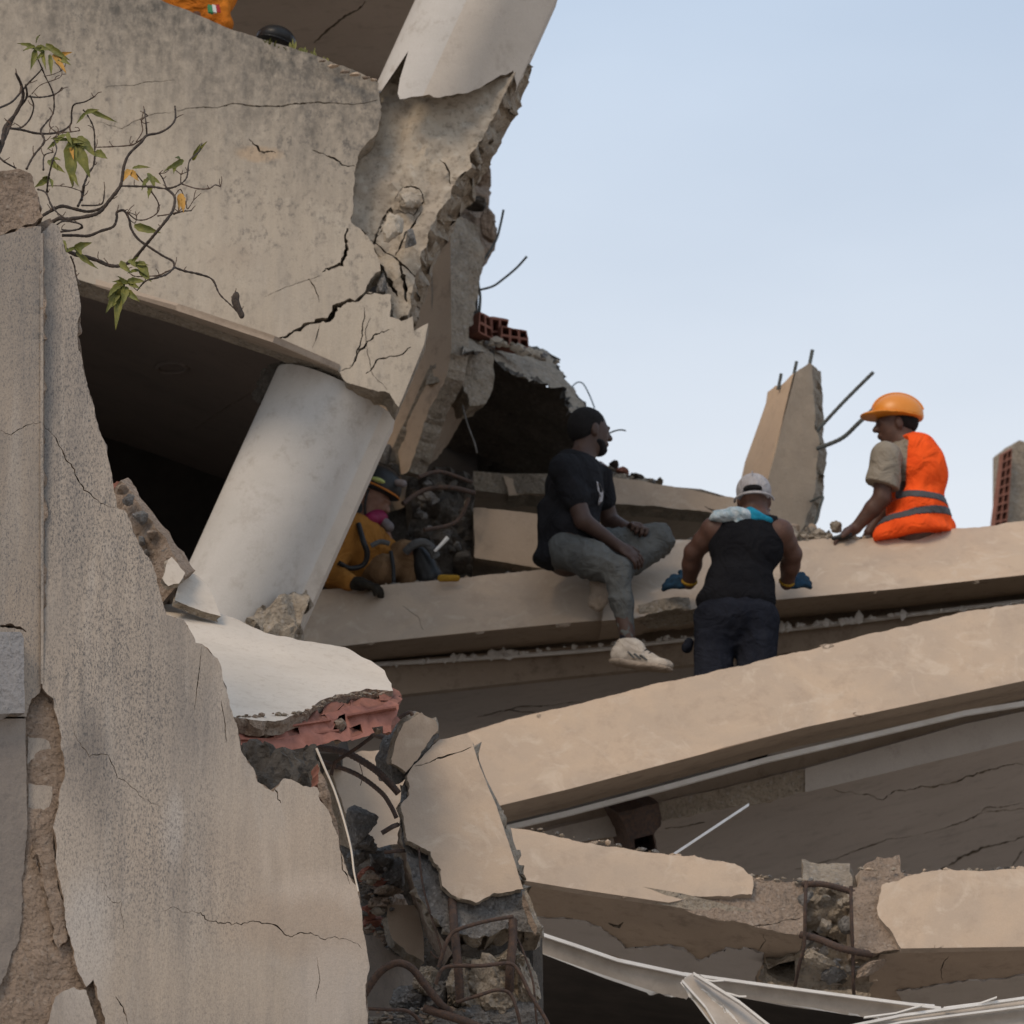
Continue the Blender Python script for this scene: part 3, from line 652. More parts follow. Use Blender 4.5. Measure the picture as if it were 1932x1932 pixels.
slab('masonry', [(868, 305, 3), (882, 302, 3), (925, 314, 3), (932, 344, 4), (927, 377, 4), (942, 397, 4), (938, 444, 4), (922, 484, 4), (905, 508, 3), (890, 560, 3), (850, 520), (830, 420), (845, 380), (860, 340)],
     Pl((868, 305, 20.8), (940, 400, 20.9), (890, 560, 20.7)), .4, (M_MORTAR, M_MORTAR), grid=.03, nf=.07, nfs=5, ns=.04, rings=4, parent=br, seed=43)
rock('lump', P(905, 335, 20.65), (M(25, 20), .09, M(14, 20)), M_MORTAR, 61, br); rock('lump', P(900, 385, 20.65), (M(30, 20), .1, M(16, 20)), M_RAWD, 62, br)
rock('lump', P(918, 430, 20.7), (M(18, 20), .09, M(40, 20)), M_MORTAR, 63, br); rock('brick_stub', P(862, 372, 20.6), (M(9, 20), .05, M(9, 20)), M_BRICK, 64, br)

sl = thing('tipped_roof_slab', 'tipped grey concrete slab with a pale broken lip and underside coloured black as in shade beside the seated man', 'slab', P(980, 900, 21))
slab('slab_lip', [(868, 627, 2), (905, 625, 3), (935, 640, 3), (968, 647, 3), (1022, 660, 3), (1049, 680, 3), (1062, 714, 3), (1085, 740, 3), (1105, 767, 3), (1100, 800, 3), (1079, 782, 3), (1062, 734, 4), (1005, 717, 4), (968, 707, 4), (935, 677, 3), (925, 667, 2), (875, 664, 2)],
     Pl((868, 627, 20.6), (1105, 767, 20.8), (935, 677, 20.5)), .1, (M_RAW, M_RAWD), ext=Vector((0, .1, .03)), grid=.03, nf=.03, ns=.02, rings=4, parent=sl, seed=44)
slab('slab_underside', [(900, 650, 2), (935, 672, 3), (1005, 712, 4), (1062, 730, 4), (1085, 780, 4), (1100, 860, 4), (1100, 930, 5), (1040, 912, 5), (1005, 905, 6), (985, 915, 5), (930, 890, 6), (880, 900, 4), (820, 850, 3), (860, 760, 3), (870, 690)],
     Pl((935, 672, 20.75), (1085, 760, 20.95), (960, 900, 22.0)), .2, (M_RAWD, M_RAWD), ext=Vector((0, .12, 0)), grid=.04, nf=.03, parent=sl, seed=45)  # dark concrete paints in the shade of the downward face
slab('hanging_block', [(874, 664, 2), (931, 669, 2), (929, 735, 3), (916, 762, 3), (885, 768, 4), (872, 740, 3), (868, 700, 2)], Pl((874, 664, 20.4), (931, 669, 20.45), (885, 768, 20.4)), .2, (M_RAW, M_RAW), grid=.025, nf=.025, rings=3, parent=sl, seed=46)

# hollow clay bricks on the slab
def clay(name, quad, nx, ny, Y, label, th=.12, par=None, web=.16, mat=M_BRICKD):
    (x0, y0), (x1, y1), (x2, y2), (x3, y3) = quad
    def at(u, v): 
        a = (x0 + (x1 - x0) * u, y0 + (y1 - y0) * u); b = (x3 + (x2 - x3) * u, y3 + (y2 - y3) * u)
        return (a[0] + (b[0] - a[0]) * v, a[1] + (b[1] - a[1]) * v)
    hs = []
    for i in range(nx):
        for j in range(ny):
            u0, u1 = (i + web) / nx, (i + 1 - web * .6) / nx; v0, v1 = (j + web) / ny, (j + 1 - web * .6) / ny
            hs.append([at(u0, v0), at(u1, v0), at(u1, v1), at(u0, v1)])
    o = slab(name, [(p[0], p[1], 1.2) for p in quad], Pl((x0, y0, Y), (x1, y1, Y + .03), (x3, y3, Y)), th, (mat, mat), holes=hs, grid=.1, nf=.002, ns=.002, parent=par, seed=int(x0), seg=10)
    if label: tag(o, label, 'brick', 'hollow clay bricks on the tipped slab')
    return o
clay('clay_brick', [(946, 614), (994, 624), (998, 656), (944, 648)], 3, 2, 20.55, 'red hollow clay brick standing clear on the right of the tipped slab top')
clay('clay_brick', [(905, 588), (925, 598), (930, 640), (903, 626)], 2, 2, 20.5, 'red hollow clay brick tight against the standing panel edge')
clay('clay_brick', [(926, 597), (960, 603), (956, 625), (928, 628)], 2, 1, 20.6, 'small red hollow brick tilted between the other two on the slab')

# ------------------------------------------------------------------ roof beam and middle debris
rb = thing('rear_roof_beam', 'pale beam with dirty grey underside running behind the seated man towards the white cap', 'beam', P(1200, 1000, 21.3))
plR = Pl((955, 905, 21.2), (1390, 945, 21.2), (1153, 950, 21.2))
slab('beam_face', [(950, 898, 3), (985, 905, 3), (1060, 900, 2), (1141, 898, 2), (1250, 915, 2), (1330, 930, 2), (1395, 940, 3), (1480, 985, 3), (1470, 1010), (1400, 985, 3), (1319, 963, 3), (1153, 950, 3), (1060, 935, 3), (960, 935, 3)],
     plR, .3, (M_PEACH, M_RAW), grid=.07, nf=.008, ext=Vector((0, .3, .02)), parent=rb, seed=51, holes=[crack([(1330, 955), (1350, 965), (1380, 958)], 4, 47, 3)])
slab('beam_underside', [(950, 930), (1060, 930), (1153, 946), (1319, 959), (1400, 982, 3), (1400, 1035, 3), (1293, 1045, 3), (1200, 1045, 3), (1060, 1010, 3), (893, 985, 2), (890, 925)],
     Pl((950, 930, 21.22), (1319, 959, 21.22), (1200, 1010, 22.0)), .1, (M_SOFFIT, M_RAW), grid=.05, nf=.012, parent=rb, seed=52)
for i, (x, y, r) in enumerate([(1150, 888, 16), (1175, 890, 14), (1200, 900, 15), (1225, 908, 12), (1135, 880, 12), (1160, 876, 8), (1240, 912, 8)]):
    rock('roof_rubble', P(x, y + 2, 21.35), (M(r * 1.3, 21), .12, M(r * .55, 21)), (M_RAW, M_BRICKD, M_RAWD)[i % 3], 70 + i, rb, sub=3)
mb = thing('middle_beam_stub', 'short peach beam piece sloping down behind the back of the seated man', 'beam', P(960, 1080, 20.6))
slab('beam_face', [(893, 958, 2), (950, 962, 1), (1020, 970, 1), (1170, 990), (1170, 1095), (1029, 1073, 1), (960, 1062), (895, 1052, 1)], Pl((893, 960, 20.6), (1080, 980, 20.4), (895, 1052, 20.55)), .3, (M_PEACHD, M_RAW), ext=Vector((0, .35, .03)), grid=.07, nf=.005, parent=mb, seed=53)
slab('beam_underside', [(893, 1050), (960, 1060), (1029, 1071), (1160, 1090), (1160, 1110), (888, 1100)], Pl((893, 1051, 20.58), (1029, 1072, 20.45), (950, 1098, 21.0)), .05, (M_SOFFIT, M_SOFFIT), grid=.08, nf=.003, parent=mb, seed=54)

deb = thing('dark_debris_pile', 'dark heap of crushed concrete and bent steel between the firefighter and the beam stub', 'rubble', P(830, 1100, 20.6))
rg = random.Random(5)
def rocks(name, n, box_, Y, r, mats, parent, seed=0, sub=3, dY=.2):
    V = []; rr = random.Random(seed)
    for i in range(n):
        x = rr.uniform(box_[0], box_[2]); y = rr.uniform(box_[1], box_[3]); s = rr.uniform(r[0], r[1])
        rock(name, P(x, y, Y + rr.uniform(0, dY)), (M(s, Y), M(s, Y), M(s * rr.uniform(.5, 1), Y)), mats[i % len(mats)], seed * 100 + i, parent, sub=sub, rot=(rr.uniform(0, 3), rr.uniform(0, 3), 0))
slab('crushed_core', [(770, 905, 5), (800, 890, 5), (850, 880, 5), (890, 900, 5), (893, 960, 4), (890, 1090, 3), (760, 1095), (768, 1010, 5), (775, 950, 5)], Pl((770, 905, 20.7), (893, 960, 20.7), (770, 1090, 20.6)), .3, (M_RAWD, M_RAWD), grid=.03, nf=.09, nfs=7, parent=deb, seed=55)
rocks('crushed_lump', 22, (778, 915, 885, 1080), 20.5, (9, 22), (M_RAWG, M_RAWD, M_RAWD), deb, 7)
rocks('crushed_lump', 16, (790, 940, 880, 1075), 20.42, (5, 12), (M_RAWG, M_RAWD, M_RAW), deb, 8, sub=2)
tubes('bent_steel', [pxline([(760, 950, 20.3), (800, 925, 20.4), (850, 920, 20.4), (895, 930, 20.5)], .012), pxline([(790, 900, 20.3), (830, 890, 20.4), (890, 910, 20.5)], .01), pxline([(800, 1000, 20.3), (860, 985, 20.4), (885, 940, 20.4)], .01)], M_REBAR, deb)
pk = thing('small_tilted_panel', 'small peach panel with dark lower face leaning behind the firefighter helmet', 'wall panel', P(735, 1040, 20.9))
slab('panel_face', [(715, 900, 3), (745, 880, 3), (770, 920, 3), (778, 950, 3), (740, 965, 2), (712, 985), (690, 960)], Pl((715, 900, 20.9), (778, 950, 20.9), (712, 985, 20.85)), .1, (M_PEACHD, M_RAW), grid=.06, nf=.006, parent=pk, seed=56)
slab('panel_underside', [(700, 985), (740, 965, 2), (778, 951, 3), (775, 1000, 4), (740, 1050), (690, 1050)], Pl((712, 985, 20.88), (778, 951, 20.92), (740, 1050, 21.3)), .1, (M_RAWG, M_RAW), grid=.05, nf=.01, parent=pk, seed=57)
rock('loose_chunk', P(728, 862, 20.6), (M(20, 20), .09, M(20, 20)), M_RAWG, 81, deb); rock('loose_chunk', P(742, 890, 20.5), (M(18, 20), .09, M(14, 20)), M_RAWD, 82, deb)
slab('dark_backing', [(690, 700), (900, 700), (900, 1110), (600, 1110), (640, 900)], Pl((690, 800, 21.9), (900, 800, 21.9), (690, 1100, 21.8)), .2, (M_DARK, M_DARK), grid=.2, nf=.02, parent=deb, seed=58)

# ------------------------------------------------------------------ the three collapsed edge beams
def beam_bottom(pl, depth): return Vector((0, depth, 0.0))
A_ = thing('top_edge_beam', 'long peach edge beam that carries the seated men, uppermost of the three fallen beams', 'beam', P(1300, 1300, 20))
plA = Pl((650, 1215, 19.85), (1135, 1170, 19.8), (640, 1115, 20.08))
slab('left_face', [(588, 1115, 1), (640, 1111), (800, 1097, 2), (1030, 1074, 1), (1090, 1068), (1150, 1100), (1185, 1150), (1135, 1171), (1075, 1174), (705, 1211), (625, 1222), (560, 1222), (554, 1195)],
     plA, .3, (M_PEACH, M_SOFFIT), grid=.08, nf=.006, ns=.003, ext=Vector((0, .62, .05)), parent=A_, seed=61, holes=[crack([(760, 1142), (790, 1165), (800, 1190)], 1.2, 60, 2)])
plA2 = Pl((1200, 1162, 19.72), (1932, 1086, 19.9), (1700, 1010, 20.25))
slab('right_face', [(1148, 1098, 2), (1165, 1060, 2), (1190, 1030, 2), (1250, 1020, 2), (1340, 1022, 2), (1510, 1022, 2), (1569, 1017, 2), (1642, 1014, 1), (1810, 996, 2), (1960, 981), (2640, 908), (2660, 1010), (1932, 1085), (1700, 1110), (1461, 1131, 1), (1330, 1143), (1305, 1150, 3), (1255, 1152, 3), (1215, 1162, 3), (1190, 1166), (1135, 1171)],
     plA2, .3, (M_PEACH, M_SOFFIT), grid=.08, nf=.008, ns=.003, ext=Vector((0, .6, .05)), parent=A_, seed=62)
slab('chipped_edge', [(1208, 1163, 2), (1255, 1151, 3), (1305, 1149, 3), (1310, 1170, 3), (1285, 1180, 3), (1240, 1186, 3), (1212, 1180, 3)], Pl((1208, 1163, 19.74), (1305, 1149, 19.76), (1240, 1186, 19.9)), .06, (M_RAW, M_RAW), grid=.02, nf=.02, parent=A_, seed=63)
# inner fascia band, drip rail with plaster crumbs
plAb = Pl((700, 1252, 20.4), (1932, 1140, 20.5), (800, 1310, 20.42))
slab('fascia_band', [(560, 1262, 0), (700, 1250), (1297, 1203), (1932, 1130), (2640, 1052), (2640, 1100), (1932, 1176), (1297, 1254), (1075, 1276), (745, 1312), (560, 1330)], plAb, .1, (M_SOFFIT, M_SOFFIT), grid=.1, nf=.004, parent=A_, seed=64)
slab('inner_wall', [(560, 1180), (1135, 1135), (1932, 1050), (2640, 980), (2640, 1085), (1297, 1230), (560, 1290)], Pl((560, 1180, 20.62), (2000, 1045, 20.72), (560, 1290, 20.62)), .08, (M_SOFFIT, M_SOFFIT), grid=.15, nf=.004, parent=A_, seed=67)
railA = tubes('drip_rail', [pxline([(700, 1254, 20.36), (1075, 1230, 20.36), (1297, 1206, 20.38), (1519, 1184, 20.4), (1932, 1134, 20.44), (2640, 1054, 20.5)], .011)], M_RAIL, A_, n=10)
rr = random.Random(11); V = []; F = []
for i in range(150):
    t = rr.random(); x = 700 + t * 1230; y = 1256 - (x - 700) / 1230 * 118 + rr.uniform(-1, 4); r = rr.uniform(.006, .017) * (1.3 if 1470 < x < 1720 or 850 < x < 1000 else .8)
    v, f = rock('c', P(x, y, 20.35), (r * 1.6, r, r * rr.uniform(.7, 1.8)), None, i, sub=1, link_=False); b0 = len(V); V += v; F += [tuple(k + b0 for k in q) for q in f]
o = link('plaster_crumbs', V, F, M_RAIL, None, A_, 40); o['kind'] = 'stuff'
slab('ceiling', [(560, 1322), (745, 1308), (1297, 1250), (2000, 1164), (2640, 1090), (2640, 1300), (1300, 1440), (560, 1500)], Pl((745, 1310, 20.55), (1932, 1175, 20.65), (1200, 1400, 23.5)), .03, (M_CEIL, M_RAW), grid=.15, nf=.006, parent=A_, seed=66,
     holes=[crack([(900, 1352), (960, 1340), (1040, 1345)], 2, 61, 2), crack([(930, 1350), (1000, 1332), (1100, 1325)], 2, 62, 3)])
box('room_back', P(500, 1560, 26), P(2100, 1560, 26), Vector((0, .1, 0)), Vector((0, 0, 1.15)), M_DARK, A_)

B_ = thing('middle_edge_beam', 'wide peach edge beam rising to the right with a white rail beneath, middle of the three', 'beam', P(1400, 1700, 18.6))
plB = Pl((937, 1522, 18.3), (1932, 1286, 18.75), (1500, 1225, 18.85))
slab('beam_face', [(882, 1384, 1), (960, 1358, 2), (1075, 1332, 3), (1200, 1300, 3), (1330, 1272, 3), (1470, 1236, 3), (1640, 1195, 3), (1800, 1160, 3), (1932, 1140, 2), (2640, 1020), (2660, 1118), (1932, 1286), (1519, 1372), (1075, 1490), (937, 1523), (905, 1540), (860, 1540)],
     plB, .3, (M_PEACH, M_SOFFIT), grid=.09, nf=.01, nfs=1.6, ns=.003, ext=Vector((0, .55, .03)), parent=B_, seed=71)
slab('left_remnant', [(622, 1440, 2), (660, 1424, 3), (690, 1417, 2), (735, 1413, 2), (800, 1440), (800, 1690), (740, 1690, 4), (700, 1640, 4), (660, 1560, 2), (640, 1500, 2)], Pl((622, 1440, 17.6), (760, 1440, 17.7), (700, 1640, 17.5)), .2, (M_PEACH, M_RAW), grid=.08, nf=.006, parent=B_, seed=72)
def rail(name, pts, w, h, mat, parent):
    """square-edged metal strip along pixel points: w wide (towards viewer), h high"""
    V = []; F = []
    for (x, y, Y) in pts:
        p = P(x, y, Y); V += [p + Vector((0, -w / 2, h / 2)), p + Vector((0, -w / 2, -h / 2)), p + Vector((0, w / 2, -h / 2)), p + Vector((0, w / 2, h / 2))]
    n = len(pts)
    for i in range(n - 1):
        for s in range(4): F.append((i * 4 + s, i * 4 + (s + 1) % 4, i * 4 + 4 + (s + 1) % 4, i * 4 + 4 + s))
    F += [(0, 1, 2, 3), tuple(range(4 * n - 4, 4 * n))]
    return link(name, V, F, mat, None, parent)
rail('white_rail', [(950, 1564, 18.72), (1075, 1534, 18.76), (1250, 1488, 18.8), (1443, 1435, 18.86), (1640, 1389, 18.92), (1820, 1346, 18.98), (1932, 1328, 19.02), (2640, 1168, 19.3)], .03, .022, M_RAIL, B_)
slab('dark_gap', [(950, 1566), (1443, 1440), (1820, 1352), (2020, 1318), (2020, 1350), (1820, 1372), (1519, 1452), (1243, 1515), (960, 1592)], Pl((960, 1592, 19.3), (1932, 1335, 19.5), (1932, 1420, 19.5)), .05, (M_SOFFIT, M_DARK), grid=.1, nf=.002, parent=B_, seed=74)
plBb = Pl((1243, 1515, 19.17), (1932, 1350, 19.32), (1243, 1550, 19.19))
slab('fascia_band', [(1519, 1450), (1820, 1366), (1932, 1342), (2640, 1192), (2640, 1245), (1932, 1396), (1519, 1495)], plBb, .08, (M_BAND, M_SOFFIT), grid=.1, nf=.003, parent=B_, seed=75)
slab('bare_fascia', [(1243, 1514, 2), (1400, 1478, 2), (1519, 1450, 1), (1519, 1494, 1), (1430, 1517, 3), (1340, 1530, 3), (1250, 1550, 3)], plBb, .08, (M_RAW, M_SOFFIT), grid=.04, nf=.015, parent=B_, seed=76)
slab('grey_fascia_piece', [(960, 1585), (1060, 1560), (1165, 1535, 1), (1178, 1575, 1), (1060, 1595), (975, 1605)], Pl((960, 1585, 19.15), (1165, 1535, 19.2), (1060, 1595, 19.18)), .08, (M_BAND, M_SOFFIT), grid=.1, nf=.003, parent=B_, seed=77)
slab('rusty_bearing_block', [(1166, 1533, 2), (1243, 1515, 2), (1247, 1560, 2), (1235, 1572, 3), (1240, 1612), (1190, 1612), (1185, 1580, 2)], Pl((1166, 1533, 19.0), (1243, 1515, 19.05), (1190, 1612, 19.1)), .2, (M_REBAR, M_REBAR), grid=.03, nf=.02, parent=B_, seed=78,
     holes=[[(1194, 1582), (1232, 1574), (1236, 1608), (1198, 1608)]])
slab('ceiling', [(1000, 1590), (1247, 1540), (1340, 1526), (1519, 1490), (2020, 1372), (2640, 1232), (2640, 1800), (2060, 1800), (1500, 1830), (1000, 1740)], Pl((1243, 1545, 19.36), (1932, 1394, 19.51), (1600, 1700, 23.0)), .03, (M_CEIL, M_RAW), grid=.15, nf=.008, parent=B_, seed=79,
     holes=[crack([(1572, 1490), (1620, 1497), (1665, 1510), (1690, 1492), (1760, 1487), (1810, 1473), (1870, 1452), (1932, 1440)], 3, 63, 4),
            crack([(1690, 1665), (1760, 1650), (1810, 1620), (1850, 1600), (1932, 1578)], 5, 64, 4), crack([(1500, 1640), (1580, 1620), (1660, 1588), (1700, 1580)], 2, 65, 2), crack([(1700, 1580), (1790, 1560), (1850, 1535), (1932, 1525)], 2.4, 66, 3),
            crack([(1835, 1545), (1860, 1525), (1932, 1515)], 1.8, 67, 2), crack([(1910, 1640), (1932, 1600)], 3, 68, 3), crack([(1250, 1565), (1280, 1562), (1330, 1552)], 3, 69, 2)])
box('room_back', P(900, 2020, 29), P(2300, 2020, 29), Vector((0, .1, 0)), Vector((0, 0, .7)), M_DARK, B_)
tag(rail('loose_metal_stick', [(1413, 1518, 18.4), (1268, 1614, 17.95)], .012, .012, M_RAIL, None), 'thin pale metal stick standing diagonally between middle and lowest beams', 'metal stick')

C_ = thing('bottom_edge_beam', 'lowest peach edge beam, snapped open in the middle with bare rebar showing', 'beam', P(1400, 1950, 17.6))
plCc = Pl((990, 1662, 17.45), (1514, 1763, 17.55), (1075, 1580, 17.6))
plC2 = Pl((1696, 1789, 17.45), (1932, 1785, 17.45), (1800, 1645, 17.62))
slab('left_face', [(940, 1560, 1), (1000, 1566, 2), (1075, 1581, 3), (1170, 1600, 2), (1266, 1614, 3), (1340, 1622, 3), (1386, 1630, 2), (1405, 1642, 3), (1419, 1654, 3), (1419, 1687, 3), (1380, 1692, 2), (1320, 1692, 2), (1290, 1697, 2), (1262, 1702, 0), (1075, 1675), (990, 1661), (940, 1640)],
     plCc, .03, (M_PEACH, M_SOFFIT), grid=.08, nf=.006, ns=.002, parent=C_, seed=81)
slab('left_core', [(940, 1560), (1075, 1583), (1266, 1616), (1386, 1632, 3), (1419, 1655, 3), (1460, 1660, 3), (1519, 1663, 3), (1522, 1720, 3), (1518, 1764, 3), (1452, 1755, 3), (1380, 1738, 4), (1284, 1716, 3), (1262, 1702), (1075, 1675), (940, 1648)],
     plCc.back(.025), .3, (M_MORTAR, M_SOFFIT), grid=.035, nf=.012, ns=.004, ext=Vector((0, .5, .04)), parent=C_, seed=82, holes=[crack([(1390, 1755), (1440, 1745), (1480, 1735), (1518, 1728)], 2, 70, 3)])
slab('right_face', [(1664, 1670, 3), (1700, 1658, 3), (1740, 1646, 3), (1830, 1643, 2), (1932, 1638, 2), (2640, 1600), (2640, 1780), (1932, 1785), (1700, 1790, 1), (1683, 1758, 3), (1662, 1735, 3), (1654, 1714, 3)], plC2, .03, (M_PEACH, M_SOFFIT), grid=.08, nf=.006, ns=.002, parent=C_, seed=83)
slab('right_core', [(1605, 1690, 4), (1625, 1660, 4), (1632, 1630, 3), (1655, 1616, 3), (1697, 1614, 2), (1700, 1647, 3), (1745, 1650), (2020, 1640), (2640, 1606), (2640, 1778), (2020, 1788), (1720, 1795, 3), (1690, 1792, 4), (1660, 1800, 4), (1612, 1800, 4), (1605, 1740, 4)],
     plC2.back(.025), .3, (M_MORTAR, M_SOFFIT), grid=.035, nf=.014, ns=.004, ext=Vector((0, .5, .04)), parent=C_, seed=84)
slab('broken_gap', [(1515, 1668, 4), (1560, 1676, 4), (1608, 1676, 4), (1618, 1700), (1620, 1800, 4), (1680, 1800, 5), (1665, 1840, 5), (1640, 1870, 5), (1560, 1865, 5), (1440, 1850, 5), (1450, 1830, 4), (1500, 1805, 4), (1515, 1760)],
     Pl((1515, 1668, 17.68), (1608, 1676, 17.68), (1560, 1860, 17.9)), .3, (M_RAW, M_RAW), grid=.025, nf=.05, nfs=6, rings=3, parent=C_, seed=85,
     holes=[[(1440, 1840), (1470, 1822), (1500, 1812), (1500, 1852), (1470, 1850)], [(1545, 1850), (1580, 1832), (1600, 1846), (1590, 1858)], crack([(1530, 1760), (1560, 1772), (1590, 1790)], 10, 71, 4)])
rocks('gap_rubble', 14, (1518, 1680, 1612, 1850), 17.6, (10, 22), (M_RAW, M_RAWG), C_, 9)
rock('hanging_chunk', P(1538, 1810, 17.5), (M(36, 17.5), .08, M(18, 17.5)), M_RAW, 91, C_, rot=(0, .5, 0)); rock('hanging_chunk', P(1575, 1835, 17.55), (M(34, 17.5), .08, M(26, 17.5)), M_RAWG, 92, C_)
rock('hanging_chunk', P(1640, 1825, 17.5), (M(36, 17.5), .08, M(16, 17.5)), M_MORTAR, 93, C_, rot=(0, -.4, 0))
for ln in ([(1521, 1662, 17.42), (1519, 1720, 17.41), (1517, 1785, 17.45), (1508, 1820, 17.5), (1500, 1860, 17.6)], [(1605, 1672, 17.42), (1607, 1740, 17.41), (1609, 1800, 17.45), (1610, 1860, 17.5), (1612, 1880, 17.6)]):
    tubes('rebar_stirrup', [pxline(ln, .007)], M_REBAR, C_, rib=.1)
tubes('rebar_bar', [pxline([(1510, 1763, 17.48), (1545, 1772, 17.45), (1590, 1790, 17.42), (1645, 1801, 17.48)], .014)], M_REBAR, C_, n=14, rib=.16)
tubes('rebar_bar', [pxline([(1515, 1668, 17.6), (1550, 1668, 17.58), (1585, 1676, 17.6), (1612, 1684, 17.62)], .012)], M_REBAR, C_, n=12, rib=.16)
slab('left_underside', [(960, 1650), (990, 1663), (1075, 1676), (1284, 1712), (1452, 1754), (1517, 1766, 3), (1505, 1800, 4), (1435, 1828, 4), (1430, 1845, 3), (1445, 1870), (1300, 1850), (1170, 1810), (1010, 1762), (960, 1745)],
     Pl((990, 1664, 17.55), (1514, 1766, 17.62), (1170, 1812, 18.35)), .06, (M_SOFFIT, M_RAW), grid=.05, nf=.005, parent=C_, seed=86, holes=[crack([(1440, 1762), (1445, 1775), (1410, 1810), (1390, 1840), (1370, 1850)], 3, 72, 4),
       crack([(1148, 1742), (1168, 1748), (1176, 1740)], 8, 73, 3)])
M_PEEL = plaster('peeled_white_paint', (.46, .43, .41), (.42, .39, .37), (.2, .17, .15), spk=.2, spks=10, bscale=3, bump=.1)
slab('peeled_paint', [(1010, 1730, 2), (1080, 1735, 3), (1130, 1750, 4), (1180, 1790, 4), (1230, 1785, 5), (1290, 1790, 5), (1320, 1815, 5), (1370, 1790, 5), (1440, 1800, 3), (1435, 1826, 3), (1425, 1850), (1300, 1846), (1170, 1807), (1012, 1758)],
     Pl((990, 1664, 17.53), (1514, 1766, 17.60), (1170, 1812, 18.33)), .01, (M_PEEL, M_PEEL), grid=.08, nf=.002, parent=C_, seed=87)
slab('right_underside', [(1660, 1800, 4), (1720, 1793, 2), (1932, 1787), (2640, 1780), (2640, 1900), (2020, 1930), (1700, 1925), (1645, 1890, 4), (1640, 1850, 5)], Pl((1700, 1795, 17.5), (1932, 1788, 17.5), (1800, 1915, 18.3)), .06, (M_SOFFIT, M_RAW), grid=.06, nf=.006, parent=C_, seed=88,
     holes=[crack([(1780, 1850), (1775, 1830), (1790, 1805)], 2, 74, 3), crack([(1830, 1860), (1838, 1880), (1834, 1895)], 5, 75, 3)])
slab('right_peeled_paint', [(1690, 1870, 4), (1760, 1862, 3), (1830, 1850, 4), (1932, 1840, 3), (2020, 1840), (2020, 1925), (1720, 1920, 3)], Pl((1700, 1795, 17.48), (1932, 1788, 17.48), (1800, 1915, 18.28)), .01, (M_BAND, M_PEEL), grid=.08, nf=.002, parent=C_, seed=89)
# dark cavity under the lowest beam
cav = thing('lower_cavity_shell', 'black hollow beneath the lowest beam at the bottom edge of the picture', 'building', P(1300, 2080, 19))
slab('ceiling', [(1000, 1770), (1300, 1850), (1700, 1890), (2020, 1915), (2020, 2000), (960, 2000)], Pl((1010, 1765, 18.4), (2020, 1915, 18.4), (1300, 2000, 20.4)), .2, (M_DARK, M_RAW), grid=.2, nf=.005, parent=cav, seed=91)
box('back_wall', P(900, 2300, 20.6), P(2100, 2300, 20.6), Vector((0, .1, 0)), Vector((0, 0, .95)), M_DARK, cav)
# metal ceiling profiles
rl = thing('bent_ceiling_rail', 'long dusty metal rail sagging beneath the lowest beam on the left', 'metal rail', P(1200, 1900, 17.4))
slab('rail_web', [(1012, 1762), (1090, 1788), (1165, 1813), (1300, 1842), (1310, 1870, 2), (1295, 1884, 3), (1225, 1868), (1140, 1840), (1012, 1795)], Pl((1012, 1762, 17.35), (1300, 1842, 17.45), (1012, 1795, 17.37)), .012, (M_RAILB, M_RAIL), grid=.1, nf=.002, parent=rl, seed=92)
rail('rail_lip', [(1012, 1760, 17.34), (1090, 1786, 17.36), (1165, 1812, 17.39), (1300, 1841, 17.44)], .03, .014, M_RAIL, rl)
rl2 = thing('straight_ceiling_rail', 'dusty metal rail with pale top lip crossing under the snapped beam', 'metal rail', P(1500, 1930, 17.4))
slab('rail_web', [(1300, 1842), (1450, 1862), (1600, 1882), (1765, 1902), (1700, 1925, 2), (1600, 1915), (1480, 1895), (1330, 1872, 1)], Pl((1300, 1842, 17.46), (1765, 1902, 17.4), (1480, 1895, 17.46)), .012, (M_RAILB, M_RAIL), grid=.1, nf=.002, parent=rl2, seed=93)
rail('rail_lip', [(1290, 1838, 17.44), (1450, 1860, 17.42), (1600, 1880, 17.4), (1775, 1903, 17.37)], .03, .012, M_RAIL, rl2)
rl3 = thing('crushed_metal_channel', 'crushed metal channel slanting down out of the bottom edge of the picture', 'metal channel', P(1380, 2000, 17.2))
slab('channel_web', [(1285, 1850, 2), (1308, 1836, 2), (1330, 1846), (1395, 1890), (1480, 1960), (1500, 2000), (1400, 2000), (1340, 1925), (1310, 1885, 2)], Pl((1285, 1850, 17.25), (1330, 1846, 17.3), (1400, 2000, 17.1)), .012, (M_RAILB, M_RAIL), grid=.05, nf=.008, parent=rl3, seed=94, holes=[crack([(1325, 1865), (1360, 1895), (1400, 1935)], 6, 76, 3)])
rail('channel_lip', [(1308, 1838, 17.24), (1395, 1892, 17.2), (1500, 1975, 17.1)], .05, .012, M_RAIL, rl3); rail('channel_lip', [(1287, 1852, 17.22), (1330, 1900, 17.2), (1385, 1990, 17.1)], .04, .012, M_RAIL, rl3)
rail('channel_prong', [(1320, 1846, 17.25), (1345, 1851, 17.2), (1365, 1850, 17.18)], .012, .006, M_RAIL, rl3); rail('channel_prong', [(1370, 1873, 17.22), (1395, 1880, 17.18), (1408, 1880, 17.15)], .012, .006, M_RAIL, rl3)
rl4 = thing('white_window_rail', 'pale double metal rail rising to the right at the bottom right corner', 'metal rail', P(1750, 2000, 16.8))
slab('rail_web', [(1580, 1945), (1700, 1920), (1932, 1886), (1980, 1880), (1980, 1990), (1560, 1990)], Pl((1580, 1945, 16.9), (1932, 1886, 16.95), (1700, 1990, 16.85)), .03, (M_RAILB, M_RAIL), grid=.1, nf=.002, parent=rl4, seed=95)
